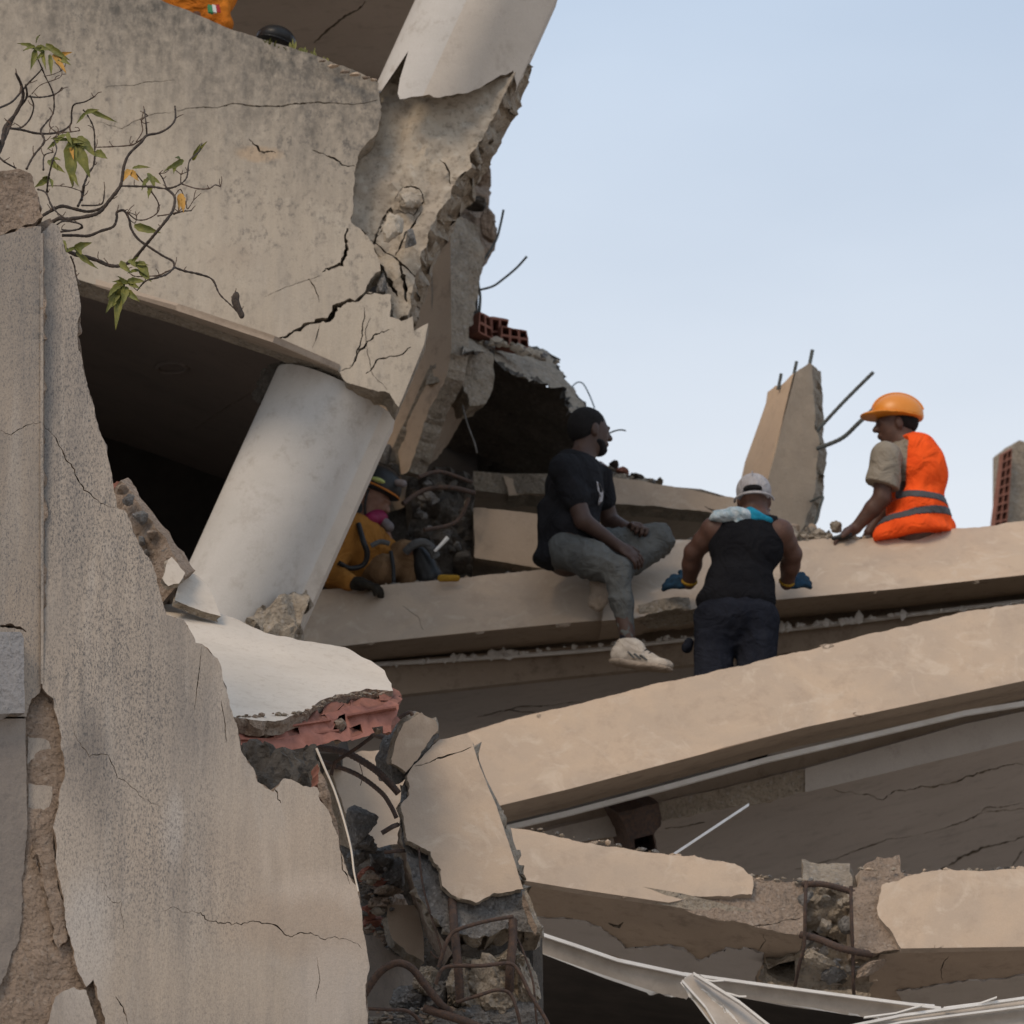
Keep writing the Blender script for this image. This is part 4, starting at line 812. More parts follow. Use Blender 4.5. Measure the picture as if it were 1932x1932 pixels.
rail('rail_lip', [(1570, 1944, 16.86), (1700, 1917, 16.88), (1932, 1884, 16.9), (1980, 1877, 16.9)], .05, .01, M_RAIL, rl4); rail('rail_lip', [(1600, 1952, 16.85), (1700, 1930, 16.86), (1932, 1900, 16.88), (1980, 1893, 16.9)], .05, .008, M_RAIL, rl4)
rail('splinter', [(1630, 1920, 16.9), (1690, 1912, 16.88), (1740, 1897, 16.85)], .03, .006, M_RAIL, rl4); rail('splinter', [(1780, 1902, 16.9), (1850, 1893, 16.88), (1880, 1882, 16.85)], .03, .006, M_RAIL, rl4)
rocks('bottom_rubble', 12, (1640, 1915, 1800, 1960), 17.5, (10, 24), (M_RAW, M_RAWD, M_BRICKD), cav, 13)

# ------------------------------------------------------------------ pillar stub, right
M_STUBR = plaster('stub_render_shaded', (.46, .355, .255), (.40, .31, .225), (.25, .19, .14), spk=.2, spks=14, bscale=3, bump=.3)  # stub side away from the sun, shade put into the darker colour
M_STUBL = plaster('stub_render_lit', (.66, .48, .33), (.60, .44, .31), (.35, .26, .19), spk=.3, spks=9, bscale=3, bump=.15)  # stub side towards the sun, light put into the brighter peach
st = thing('pillar_stub', 'broken pointed pillar stub with left face coloured peach as if sunlit and bare rods on top against the sky', 'pillar', P(1450, 1000, 21.5))
slab('left_face', [(1448, 740, 2), (1463, 728, 2), (1475, 726, 2), (1499, 703, 1), (1475, 800), (1448, 910), (1432, 1000), (1380, 1000), (1396, 916), (1405, 871), (1423, 822), (1445, 761)],
     Pl((1499, 706, 21.2), (1432, 1000, 21.1), (1396, 916, 21.6)), .2, (M_STUBL, M_RAW), grid=.06, nf=.004, ext=Vector((.02, .2, 0)), parent=st, seed=96)
slab('right_face', [(1499, 703, 1), (1527, 684, 2), (1533, 688, 2), (1536, 734, 3), (1536, 810, 3), (1543, 840, 3), (1537, 910, 3), (1518, 990), (1505, 1010), (1430, 1010), (1448, 910), (1475, 800)],
     Pl((1499, 706, 21.19), (1432, 1000, 21.09), (1540, 840, 21.35)), .25, (M_STUBR, M_RAW), grid=.05, nf=.01, ns=.02, rings=3, ext=Vector((.06, .22, 0)), parent=st, seed=97)
for ln, r in (([(1468, 735, 21.35), (1474, 705, 21.35)], .008), ([(1497, 710, 21.35), (1503, 682, 21.35)], .008), ([(1526, 695, 21.3), (1533, 660, 21.3)], .009),
              ([(1535, 820, 21.35), (1590, 760, 21.3), (1648, 702, 21.25)], .009), ([(1540, 847, 21.35), (1588, 827, 21.3), (1620, 798, 21.25), (1645, 775, 21.25), (1660, 765, 21.25)], .011),
              ([(1525, 948, 21.35), (1552, 937, 21.3), (1545, 960, 21.3), (1536, 992, 21.3)], .006)):
    tubes('rebar_rod', [pxline(ln, r)], M_REBARG, st, n=12, rib=.12)
hp = thing('rubble_heap', 'low heap of pale concrete crumbs at the foot of the pillar stub', 'rubble', P(1520, 1020, 20.7))
rocks('rubble_lump', 16, (1465, 995, 1580, 1016), 20.5, (6, 16), (M_RAW, M_RAWG, M_PEACHD), hp, 15, sub=3)
fw = thing('far_broken_wall', 'distant broken wall with dark brick cells at the far right edge', 'wall', P(1910, 1000, 25))
slab('render_face', [(1900, 850, 3), (1922, 831, 3), (1940, 840), (1990, 820), (2300, 860), (2300, 3300), (1893, 3300)], Pl((1900, 850, 25), (1990, 850, 25.1), (1893, 1000, 25)), .2, (M_RAW, M_RAW), grid=.08, nf=.02, parent=fw, seed=98)
clay('brick_strip', [(1893, 856), (1910, 846), (1893, 1080), (1866, 1080)], 2, 14, 24.9, None, .04, fw, .14, M_BRICKD)

# rods sticking out near the upper column and the tipped slab
tag(tubes('steel_rod', [pxline([(905, 547, 20.6), (930, 540, 20.6), (950, 526, 20.6), (975, 505, 20.6), (994, 484, 20.6)], .006)], M_REBARG), 'thin curved steel rod poking out into the sky beside the standing panel', 'rod')
tag(tubes('steel_rod', [pxline([(910, 495, 20.55), (935, 455, 20.55), (944, 425, 20.55), (950, 396, 20.55)], .006)], M_REBARG), 'thin steel rod hugging the edge of the brown masonry lump', 'rod')
tag(tubes('steel_rod', [pxline([(905, 640, 20.7), (904, 600, 20.7), (906, 560, 20.7), (902, 530, 20.7), (909, 505, 20.7)], .007)], M_REBARG), 'upright thin steel rod between the masonry lump and the clay bricks', 'rod')
tag(tubes('steel_wire', [pxline([(1075, 735, 21), (1088, 722, 21), (1100, 724, 21), (1112, 745, 21), (1122, 770, 21)], .004)], simple('pale_wire', (.5, .58, .62))), 'pale wire loop on the slab lip above the seated man', 'wire')
tag(tubes('steel_wire', [pxline([(1148, 818, 20.9), (1160, 813, 20.9), (1172, 811, 20.9), (1181, 813, 20.9)], .004)], M_REBARG), 'short thin wire in the sky in front of the face of the seated man', 'wire')
tag(tubes('steel_wire', [pxline([(873, 765, 20.4), (882, 800, 20.4), (895, 835, 20.4), (900, 855, 20.4)], .004)], M_RAWG), 'thin wire dangling below the hanging concrete block', 'wire')

# ------------------------------------------------------------------ white slab with clay bricks in front of the column
ws = thing('white_roof_slab', 'bright white tipped slab with red hollow bricks along its broken front edge', 'slab', P(560, 1420, 15.3))
plS = Pl((302, 1121, 16.3), (738, 1300, 15.7), (440, 1350, 15.0))
slab('white_top', [(270, 1110), (302, 1121, 1), (417, 1161, 1), (498, 1191, 1), (560, 1207, 1), (650, 1222, 1), (700, 1248, 1), (725, 1268, 2), (738, 1292, 2), (741, 1306, 3), (690, 1302, 3), (645, 1310, 4), (600, 1325, 4), (572, 1342, 3), (540, 1354, 3), (500, 1358, 3), (440, 1350, 2), (400, 1350), (270, 1250)],
     plS, .06, (M_WHITE2, M_MORTAR), grid=.08, nf=.012, nfs=1.5, ns=.01, rings=3, parent=ws, seed=101)
plSb = Pl((440, 1352, 15.06), (750, 1312, 15.66), (560, 1412, 15.16))
cells = [[(540, 1372), (562, 1368), (566, 1386), (546, 1390)], [(590, 1352), (614, 1346), (618, 1358), (596, 1364)], [(660, 1372), (680, 1366), (684, 1384), (664, 1388)], [(640, 1350), (652, 1345), (656, 1372), (644, 1382), (628, 1378)], [(678, 1325), (705, 1318), (735, 1320), (722, 1330), (700, 1334)], [(482, 1370), (512, 1366), (516, 1392), (490, 1396)], [(702, 1372), (722, 1370), (724, 1385), (706, 1390)]]
slab('brick_row', [(430, 1366), (500, 1372, 2), (560, 1366, 3), (610, 1345, 3), (690, 1322, 3), (738, 1320, 2), (750, 1326, 3), (748, 1350, 3), (740, 1365, 3), (738, 1382, 3), (700, 1386, 3), (655, 1398, 4), (600, 1405, 3), (540, 1416, 3), (470, 1414, 3), (430, 1400)],
     plSb, .3, (M_BRICK, M_BRICKD), ext=Vector((0, .25, .1)), holes=cells, grid=.025, nf=.014, nfs=14, ns=.02, rings=3, parent=ws, seed=102)
# fluted webs running along the broken bricks
def web(pts, Y, w, h, mat=M_BRICK): return rail('brick_web', [(x, y, Y + (x - 440) / 310 * .6) for x, y in pts], w, h, mat, ws)
web([(455, 1396), (520, 1398), (590, 1386), (640, 1380)], 14.99, .05, .007); web([(655, 1352), (690, 1346), (720, 1340), (748, 1336)], 14.99, .05, .007); web([(500, 1382), (560, 1370), (625, 1360)], 15.0, .05, .006)
for i, (x, y, r) in enumerate([(640, 1365, 15), (497, 1384, 12), (635, 1397, 10), (712, 1380, 9)]): rock('mortar_plug', P(x, y, 15.0 + (x - 440) / 310 * .6), (M(r, 15), .04, M(r * .95, 15)), M_MORTAR, 110 + i, ws, sub=3)
slab('black_crust', [(456, 1410, 4), (520, 1416, 4), (590, 1410, 4), (603, 1440, 4), (602, 1486, 5), (570, 1483, 5), (534, 1469, 5), (512, 1490, 4), (485, 1470, 3), (468, 1440, 3)], Pl((456, 1410, 14.75), (603, 1430, 14.8), (520, 1490, 14.5)), .2, (M_RAWD, M_RAWD), grid=.02, nf=.06, nfs=9, rings=3, parent=ws, seed=103)

# rendered wall fragment with exposed bricks between wall and column
fr = thing('brick_wall_fragment', 'leaning wall fragment with exposed mortar lumps between the near wall and the dark opening', 'wall fragment', P(280, 1130, 16))
slab('edge_strip', [(228, 906, 2), (241, 902, 1), (262, 935, 2), (300, 985, 2), (335, 1035, 2), (370, 1075, 2), (352, 1085, 3), (318, 1032, 3), (284, 980, 3), (250, 935, 3)], Pl((240, 902, 16.3), (370, 1075, 16.1), (250, 935, 16.2)), .25, (M_MORTAR, M_MORTAR), grid=.03, nf=.01, parent=fr, seed=104)
slab('mortar_bed', [(210, 912, 4), (232, 908, 2), (252, 938, 3), (286, 982, 3), (318, 1032, 3), (352, 1085, 3), (320, 1130, 3), (290, 1130), (250, 1010), (215, 960)], Pl((210, 912, 16.35), (352, 1085, 16.2), (290, 1130, 16.15)), .2, (M_BRICKD, M_MORTAR), grid=.03, nf=.03, nfs=8, parent=fr, seed=105,
     holes=[[(287, 1016), (300, 1012), (312, 1024), (298, 1038)], [(262, 990), (272, 985), (280, 996), (270, 1002)], [(290, 1050), (302, 1046), (308, 1058), (297, 1062)]])
for i, (x, y, r) in enumerate([(228, 925, 18), (240, 945, 16), (264, 978, 16), (285, 1010, 13), (268, 1020, 10), (316, 1042, 15), (297, 1064, 14), (275, 1045, 9), (312, 1085, 10), (322, 1108, 12), (310, 1118, 9)]):
    rock('mortar_lump', P(x, y, 16.12), (M(r, 16), .05, M(r * .8, 16)), (M_RAWG, M_MORTAR)[i % 3 == 0], 120 + i, fr, sub=3)
slab('white_shard', [(318, 1055, 1), (324, 1050, 1), (350, 1080, 2), (338, 1100, 2), (318, 1105, 2), (306, 1090, 2)], Pl((318, 1055, 15.95), (350, 1080, 15.95), (318, 1105, 15.9)), .03, (M_WHITE2, M_RAW), grid=.05, nf=.004, parent=fr, seed=106)
slab('white_shard', [(345, 1090, 2), (360, 1080, 2), (388, 1098, 2), (402, 1125, 1), (417, 1163, 1), (375, 1150, 1), (330, 1132, 2), (335, 1110, 2)], Pl((345, 1090, 16.1), (402, 1125, 16.1), (375, 1150, 16.0)), .03, (M_WHITE2, M_RAW), grid=.05, nf=.004, parent=fr, seed=107)

# ------------------------------------------------------------------ rebar column stump, bottom centre
YR = 16.0
rc = thing('snapped_column', 'snapped square column with peach plaster and rusty rebar cage bursting from its foot', 'column', P(880, 2080, YR))
plQ = Pl((785, 1440, YR), (935, 1522, YR + .02), (900, 1700, YR - .12))
slab('plaster_face', [(882, 1383, 1), (828, 1396, 2), (806, 1418, 2), (785, 1440, 2), (768, 1464, 3), (772, 1500, 3), (756, 1522, 3), (768, 1587, 3), (812, 1607, 4), (832, 1640, 4), (834, 1671, 3), (860, 1690, 2), (898, 1702, 2), (932, 1684, 2), (962, 1682, 3), (987, 1677, 1), (937, 1522, .7), (905, 1447, .7), (893, 1405, 1)],
     plQ, .03, (M_PEACH, M_RAW), grid=.06, nf=.006, ns=.008, parent=rc, seed=111, holes=[crack([(783, 1446), (812, 1438), (845, 1425), (890, 1409)], 3, 80, 2)])
slab('concrete_core', [(882, 1388), (785, 1445, 3), (765, 1470, 3), (752, 1520, 4), (762, 1600, 4), (790, 1690, 5), (830, 1745, 5), (858, 1760, 5), (905, 1770, 5), (960, 1750, 5), (1010, 1765, 4), (1014, 1745, 2), (987, 1680, 2), (937, 1525), (893, 1408)],
     plQ.back(.05), .34, (M_RAWG, M_RAW), grid=.025, nf=.035, nfs=6, ns=.03, rings=5, ext=Vector((.02, .36, .02)), parent=rc, seed=112)
slab('dark_flank', [(750, 1520, 2), (768, 1590, 3), (795, 1690, 3), (850, 1800, 3), (838, 1830, 4), (800, 1760, 3), (768, 1660, 3), (752, 1590, 2)], Pl((752, 1525, YR + .05), (850, 1800, YR - .05), (752, 1590, YR + .3)), .05, (M_MORTAR, M_RAWD), grid=.04, nf=.01, parent=rc, seed=113)
slab('split_chunk', [(795, 1344, 2), (822, 1360, 2), (826, 1378, 2), (795, 1418, 3), (781, 1437, 2), (765, 1457, 2), (738, 1440, 3), (745, 1400, 2), (761, 1364, 2)], Pl((795, 1344, YR - .05), (822, 1360, YR), (765, 1457, YR - .02)), .03, (M_PEACH, M_RAW), grid=.05, nf=.006, parent=rc, seed=114)
slab('split_chunk_core', [(797, 1350, 2), (822, 1362, 2), (828, 1390, 3), (800, 1425, 4), (782, 1446, 3), (760, 1475, 4), (745, 1480, 4), (736, 1440, 3), (750, 1400)], Pl((797, 1350, YR + .0), (828, 1390, YR + .05), (745, 1480, YR + .03)), .15, (M_RAWG, M_RAWG), grid=.025, nf=.02, rings=3, parent=rc, seed=115)
slab('edge_plaster', [(985, 1680, 2), (1000, 1720, 2), (1013, 1748, 2), (1010, 1765, 2), (996, 1740, 3), (985, 1705, 3)], Pl((985, 1680, YR - .13), (1013, 1748, YR - .14), (985, 1705, YR - .12)), .03, (M_MORTAR, M_RAW), grid=.03, nf=.004, parent=rc, seed=116)
V = []
for i, (x, y, rx, rz, dy) in enumerate([(935, 1880, 82, 78, 0), (820, 1890, 62, 52, .05), (900, 1828, 62, 34, .08), (988, 1850, 34, 56, .05), (900, 1940, 110, 50, -.02), (868, 1870, 34, 56, .0), (805, 1850, 34, 40, -.02), (760, 1940, 55, 26, -.05), (700, 1935, 44, 22, 0), (955, 1822, 44, 26, .02), (770, 1900, 40, 34, .02)]):
    rock('foot_concrete', P(x, y, YR + dy), (M(rx, YR), .15, M(rz, YR)), (M_RAW, M_RAWG)[i % 3 == 1], 130 + i, rc, rough=.1, sub=5)
rbs = [([(853, 1690, 15.92), (856, 1740, 15.85), (862, 1800, 15.82), (866, 1850, 15.82), (868, 1890, 15.85)], .0155), ([(968, 1735, 15.9), (967, 1780, 15.86), (962, 1830, 15.85), (961, 1870, 15.9)], .0155),
       ([(668, 1930, 15.8), (680, 1890, 15.75), (711, 1841, 15.72), (738, 1820, 15.7), (760, 1818, 15.7), (780, 1830, 15.72), (805, 1862, 15.75), (832, 1895, 15.78), (850, 1910, 15.82)], .0135),
       ([(800, 1902, 15.8), (840, 1915, 15.78), (880, 1928, 15.75), (930, 1950, 15.75)], .015),
       ([(604, 1410, 16.2), (655, 1421, 16.1), (705, 1450, 16.0), (735, 1478, 15.95), (752, 1497, 15.95)], .0125), ([(608, 1437, 16.15), (671, 1460, 16.05), (718, 1494, 15.95), (737, 1520, 15.93), (748, 1543, 15.93)], .0085),
       ([(700, 1385, 16.3), (725, 1392, 16.2), (745, 1402, 16.15)], .009)]
for ln, r in rbs: tubes('rebar_bar', [pxline(ln, r)], M_REBAR, rc, n=16, rib=.14)
sts = [([(828, 1825, 15.8), (840, 1785, 15.78), (852, 1762, 15.78), (872, 1751, 15.78), (918, 1738, 15.8), (968, 1729, 15.83)], .007), ([(822, 1857, 15.78), (832, 1832, 15.77), (850, 1823, 15.77), (910, 1822, 15.77), (962, 1818, 15.8), (982, 1838, 15.8), (1000, 1875, 15.8), (1025, 1915, 15.8), (1040, 1945, 15.8)], .007),
       ([(862, 1891, 15.78), (900, 1879, 15.76), (938, 1868, 15.76), (962, 1875, 15.78), (975, 1905, 15.78), (984, 1945, 15.8)], .0065), ([(645, 1918, 15.75), (660, 1905, 15.72), (681, 1903, 15.7), (740, 1905, 15.7), (770, 1908, 15.72), (790, 1925, 15.75), (800, 1945, 15.75)], .007),
       ([(960, 1740, 15.95), (985, 1790, 15.9), (1005, 1850, 15.88), (1010, 1900, 15.88), (1014, 1940, 15.9)], .004), ([(625, 1462, 15.9), (629, 1445, 15.9), (636, 1435, 15.9), (672, 1412, 15.9), (703, 1389, 15.9)], .007), ([(740, 1365, 15.9), (760, 1350, 15.9), (774, 1344, 15.9), (778, 1350, 15.9)], .007),
       ([(725, 1608, 15.9), (745, 1606, 15.9), (765, 1605, 15.95)], .007), ([(720, 1572, 15.9), (740, 1560, 15.9), (750, 1556, 15.95)], .009), ([(790, 1600, 15.9), (800, 1680, 15.88), (832, 1790, 15.9), (826, 1808, 15.9), (812, 1795, 15.9)], .004)]
for ln, r in sts: tubes('rebar_stirrup', [pxline(ln, r)], M_REBAR, rc, n=12, rib=.06)
tubes('tie_wire', [pxline([(678, 1440, 15.9), (684, 1462, 15.9), (680, 1482, 15.9)], .0015), pxline([(664, 1895, 15.7), (668, 1885, 15.7), (682, 1880, 15.7), (684, 1895, 15.7), (670, 1900, 15.7)], .0015)], M_REBAR, rc)

# pocket of dark rubble between wall edge and column
po = thing('pocket_rubble', 'dark pocket of broken concrete and red brick bits between near wall edge and snapped column', 'rubble', P(730, 1800, 16.6))
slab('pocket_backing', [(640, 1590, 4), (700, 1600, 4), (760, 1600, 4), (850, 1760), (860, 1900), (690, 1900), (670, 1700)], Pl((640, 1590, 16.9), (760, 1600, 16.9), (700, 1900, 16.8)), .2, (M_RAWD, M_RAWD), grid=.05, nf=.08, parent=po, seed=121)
for i, (x, y, rx, rz, m, Y) in enumerate([(680, 1555, 38, 42, M_RAWG, 16.2), (690, 1590, 24, 20, M_RAWG, 16.2), (672, 1615, 28, 22, M_RAWG, 16.3), (725, 1625, 28, 30, M_RAWG, 16.4), (745, 1655, 24, 36, M_RAWG, 16.4), (700, 1600, 16, 12, M_RAWG, 16.3), (688, 1650, 22, 14, M_BRICK, 16.4), (715, 1665, 30, 14, M_BRICKD, 16.4),
                                   (735, 1680, 30, 16, M_MORTAR, 16.4), (700, 1690, 22, 14, M_RAWD, 16.4), (692, 1720, 20, 12, M_BRICK, 16.4), (715, 1705, 24, 16, M_MORTAR, 16.4), (705, 1745, 26, 18, M_BRICKD, 16.5), (720, 1765, 24, 14, M_MORTAR, 16.5), (750, 1700, 22, 20, M_MORTAR, 16.6)]):
    rock('rubble_chunk', P(x, y, Y), (M(rx, Y), .08, M(rz, Y)), m, 150 + i, po, rough=.08, sub=4)
slab('fallen_panel', [(730, 1708, 1), (788, 1708, 1), (798, 1760, 1), (800, 1815, 3), (772, 1800, 3), (740, 1770, 3), (732, 1740, 2)], Pl((730, 1708, 16.35), (788, 1708, 16.4), (800, 1815, 16.3)), .05, (M_PEACHD, M_RAW), grid=.05, nf=.004, parent=po, seed=122)

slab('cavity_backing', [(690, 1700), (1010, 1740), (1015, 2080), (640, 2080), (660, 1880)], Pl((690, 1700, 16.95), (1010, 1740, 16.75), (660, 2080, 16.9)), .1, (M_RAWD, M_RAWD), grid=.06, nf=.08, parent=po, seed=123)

def grit(name, lines, n, r, mats_, seed, lab):
    """loose grit lying along ledges: lines of (px,py,Y) with sideways spread in px"""
    rr = random.Random(seed); V = []; F = []; mi = []
    for i in range(n):
        ln, spx, spy = lines[rr.randrange(len(lines))]; k = rr.randrange(len(ln) - 1); t = rr.random(); a, b = ln[k], ln[k + 1]
        q = [a[m] + (b[m] - a[m]) * t for m in range(3)]; e = r * rr.uniform(.3, 1.3) ** 2
        v, f = rock('g', P(q[0] + rr.uniform(-spx, spx), q[1] + rr.uniform(-spy, spy), q[2]), (e * rr.uniform(.8, 1.8), e, e * rr.uniform(.5, 1)), None, i % 37, sub=1, link_=False, planes=6); b0 = len(V); V += v; F += [tuple(k_ + b0 for k_ in g) for g in f]; mi += [rr.randrange(len(mats_))] * len(f)
    o = link(name, V, F, list(mats_), mi, None, 30); o['kind'] = 'stuff'; tag(o, lab, 'grit'); return o
grit('grit', [([(640, 1111, 20.1), (800, 1097, 20.1), (1030, 1074, 20.1)], 5, 2), ([(1510, 1021, 20.24), (1640, 1013, 20.25)], 5, 2), ([(1240, 1018, 20.3), (1500, 1020, 20.25)], 4, 3)], 130, .009, (M_RAW, M_PEACHD, M_RAWG), 21, 'fine grit and crumbs along the top of the uppermost beam')
grit('grit', [([(1000, 1562, 17.75), (1250, 1610, 17.75), (1400, 1632, 17.7)], 5, 2), ([(1420, 1655, 17.7), (1520, 1664, 17.7), (1610, 1678, 17.7)], 6, 4), ([(1620, 1640, 17.6), (1750, 1645, 17.65), (1930, 1637, 17.65)], 5, 2), ([(1520, 1800, 17.5), (1640, 1840, 17.5)], 20, 15)], 200, .009, (M_RAW, M_PEACHD, M_RAWG), 22, 'fine grit and crumbs along the middle and lowest beams')
grit('grit', [([(450, 1352, 15.0), (570, 1346, 15.2), (640, 1314, 15.4), (735, 1306, 15.6)], 5, 3)], 150, .0065, (M_MORTAR, M_MORTAR, M_RAW), 23, 'crumbs of mortar and brick on the rim of the bright tipped slab')
grit('grit', [([(690, 1640, 16.3), (720, 1750, 16.35), (770, 1800, 16.4)], 40, 25), ([(700, 1925, 15.85), (800, 1915, 15.9), (860, 1920, 15.9)], 30, 15)], 260, .013, (M_RAWG, M_RAW, M_RAWG, M_MORTAR), 24, 'loose broken grit filling the pocket and foot of the snapped column')
grit('grit', [([(1470, 1012, 20.4), (1530, 1008, 20.4), (1590, 1018, 20.35)], 8, 5), ([(1130, 892, 21.3), (1240, 915, 21.3)], 6, 4), ([(870, 640, 20.55), (960, 650, 20.55), (1050, 685, 20.6)], 6, 4)], 190, .016, (M_RAW, M_RAWG, M_PALE), 25, 'pale grit around the pillar stub foot and on the tipped slab lip')

M_SPALL = rawcon('peach_mortar', (.42, .33, .25), (.33, .255, .195), (.46, .38, .30), 30, .8)
def spall(px, py, r, pl, parent, seed):
    rr = random.Random(seed); n = 9; pts = [(px + r * rr.uniform(.6, 1.4) * 1.6 * math.cos(2 * math.pi * k / n), py + r * rr.uniform(.5, 1.1) * .7 * math.sin(2 * math.pi * k / n), 1.5) for k in range(n)]
    slab('spall', pts, pl.back(.004), (.012), (M_SPALL, M_SPALL), grid=.02, nf=.006, nfs=12, parent=parent, seed=seed, seg=4)
for k, (x, y, r, p_, o_) in enumerate([(700, 1207, 7, plA, A_), (905, 1190, 5, plA, A_), (1060, 1176, 7, plA, A_), (820, 1101, 6, plA, A_), (1650, 1112, 6, plA2, A_), (1840, 1094, 5, plA2, A_), (1580, 1022, 7, plA2, A_), (1755, 1006, 5, plA2, A_),
      (1010, 1352, 8, plB, B_), (1290, 1284, 7, plB, B_), (1560, 1218, 8, plB, B_), (1800, 1166, 6, plB, B_), (1180, 1458, 6, plB, B_), (1620, 1347, 6, plB, B_), (1120, 1590, 6, plCc, C_), (1180, 1690, 6, plCc, C_), (1850, 1648, 6, plC2, C_), (1770, 1785, 6, plC2, C_)]):
    spall(x, y, r, p_, o_, 300 + k)
# ------------------------------------------------------------------ people
def skin(name, a, b_): 
    m = simple(name, a, b_, 30, .55, .1); m.node_tree.nodes['Principled BSDF'].inputs['Specular IOR Level'].default_value = .35; return m
SK_DARK = skin('deep_brown_skin', (.062, .034, .025), (.05, .027, .02)); SK_BR = skin('brown_skin', (.095, .045, .03), (.07, .034, .024)); SK_FF = skin('tan_skin', (.20, .105, .07), (.16, .08, .055))
HAIR = simple('black_hair', (.008, .007, .007), (.014, .012, .012), 90, .9, .8)
def cloth(name, a, b_=None, scale=10, bump=.3, rough=.95):
    m = simple(name, a, b_, scale, rough, bump, spec=.08); t = m.node_tree; b = t.nodes['Principled BSDF']; g = t.nodes.new('ShaderNodeNewGeometry')
    b2 = t.nodes.new('ShaderNodeBump'); b2.inputs['Strength'].default_value = .7; b2.inputs['Distance'].default_value = .035
    n_ = noise_n(t, g.outputs['Position'], 9, 3, .5, 1.8); t.links.new(n_, b2.inputs['Height'])
    old = b.inputs['Normal'].links[0].from_socket; t.links.new(old, b2.inputs['Normal']); t.links.new(b2.outputs[0], b.inputs['Normal']); return m
C_BLACK = cloth('black_cotton', (.013, .013, .015), (.02, .02, .023)); C_BLACK2 = cloth('black_tank_cotton', (.008, .008, .01), (.011, .011, .013))
C_GREY = cloth('grey_trouser_cloth', (.105, .108, .105), (.075, .077, .075), 7); C_NAVY = cloth('dark_navy_trouser_cloth', (.009, .01, .015), (.018, .02, .028), 5)
C_ORANGE = cloth('orange_vest_fabric', (.92, .11, .02), (.80, .085, .016), 9, .3); C_STRIPE = cloth('grey_reflective_tape', (.085, .085, .09), (.07, .07, .075), 12, .1, .5)
C_KHAKI = cloth('khaki_shirt_cotton', (.27, .235, .19), (.23, .20, .16)); C_YEL = cloth('yellow_work_jacket', (.34, .15, .035), (.24, .105, .025), 8)
C_TAN = cloth('tan_trouser_cloth', (.20, .12, .065), (.16, .095, .05)); C_GLOVEB = cloth('blue_glove_rubber', (.022, .055, .095), (.018, .035, .055), 30); C_CUFF = cloth('yellow_glove_cuff', (.35, .2, .03))
C_CAP = cloth('pale_grey_cap_mesh', (.40, .38, .38), (.34, .32, .33), 40); C_TOWEL = cloth('pale_towel', (.50, .54, .56), (.20, .30, .36), 26, .4); C_BLUE = cloth('bright_blue_collar', (.02, .23, .36))
C_SHOE = cloth('worn_beige_trainer', (.56, .49, .41), (.42, .36, .30), 18); C_SOLE = cloth('shoe_rubber', (.36, .29, .23), (.27, .22, .17), 20); C_SOCK = cloth('dark_sock', (.02, .022, .03))
M_HELM = simple('orange_helmet_shell', (.72, .25, .022), (.66, .22, .02), 6, .38, .02, 0, .5); M_BLK = simple('black_plastic', (.012, .012, .013), (.02, .02, .02), 8, .4, .05)
M_PINK = simple('magenta_respirator', (.22, .012, .06), (.17, .01, .045), 8, .6, .05); M_LIME = simple('lime_sticker', (.42, .45, .16), (.36, .4, .12), 8, .6, .02)
C_GLOVEG = cloth('grey_glove', (.12, .12, .12), (.08, .08, .08), 20); C_GLOVED = cloth('dark_work_glove', (.035, .028, .02), (.02, .017, .014), 30)
C_MASK = simple('grey_cartridge', (.20, .17, .17), (.15, .13, .13), 8, .6, .05)

def frame(fwd, up):
    """columns: x = right-hand side, y = forward, z = up"""
    f = fwd.normalized(); u = (up - f * up.dot(f)).normalized(); r = f.cross(u)
    return Matrix((r, f, u)).transposed()
def head_prims(c, R, s=1.0, jaw=1.0):
    def at(x, y, z): return c + R @ Vector((x, y, z)) * s
    e = lambda x, y, z, a, b, d, k=.02: ('e', at(x, y, z), (a * s, b * s, d * s), R, k)
    return [e(0, -.012, .03, .074, .092, .088), e(0, .01, -.03, .062, .078, .075), e(0, .045, -.075, .036 * jaw, .034, .03), e(0, .055, .0, .05, .034, .05),
            ('c', at(0, .088, .012), at(0, .108, -.018), .009 * s, .014 * s, .012), e(0, .1, -.022, .017, .012, .009, .01), e(0, .086, .025, .045, .013, .008, .012), e(0, .088, -.05, .024, .012, .007, .008), e(0, .085, -.06, .022, .012, .008, .008),
            e(.033, .076, .008, .014, .01, .009, .006), e(-.033, .076, .008, .014, .01, .009, .006),
            e(.075, -.008, -.005, .009, .02, .032, .008), e(-.075, -.008, -.005, .009, .02, .032, .008)]
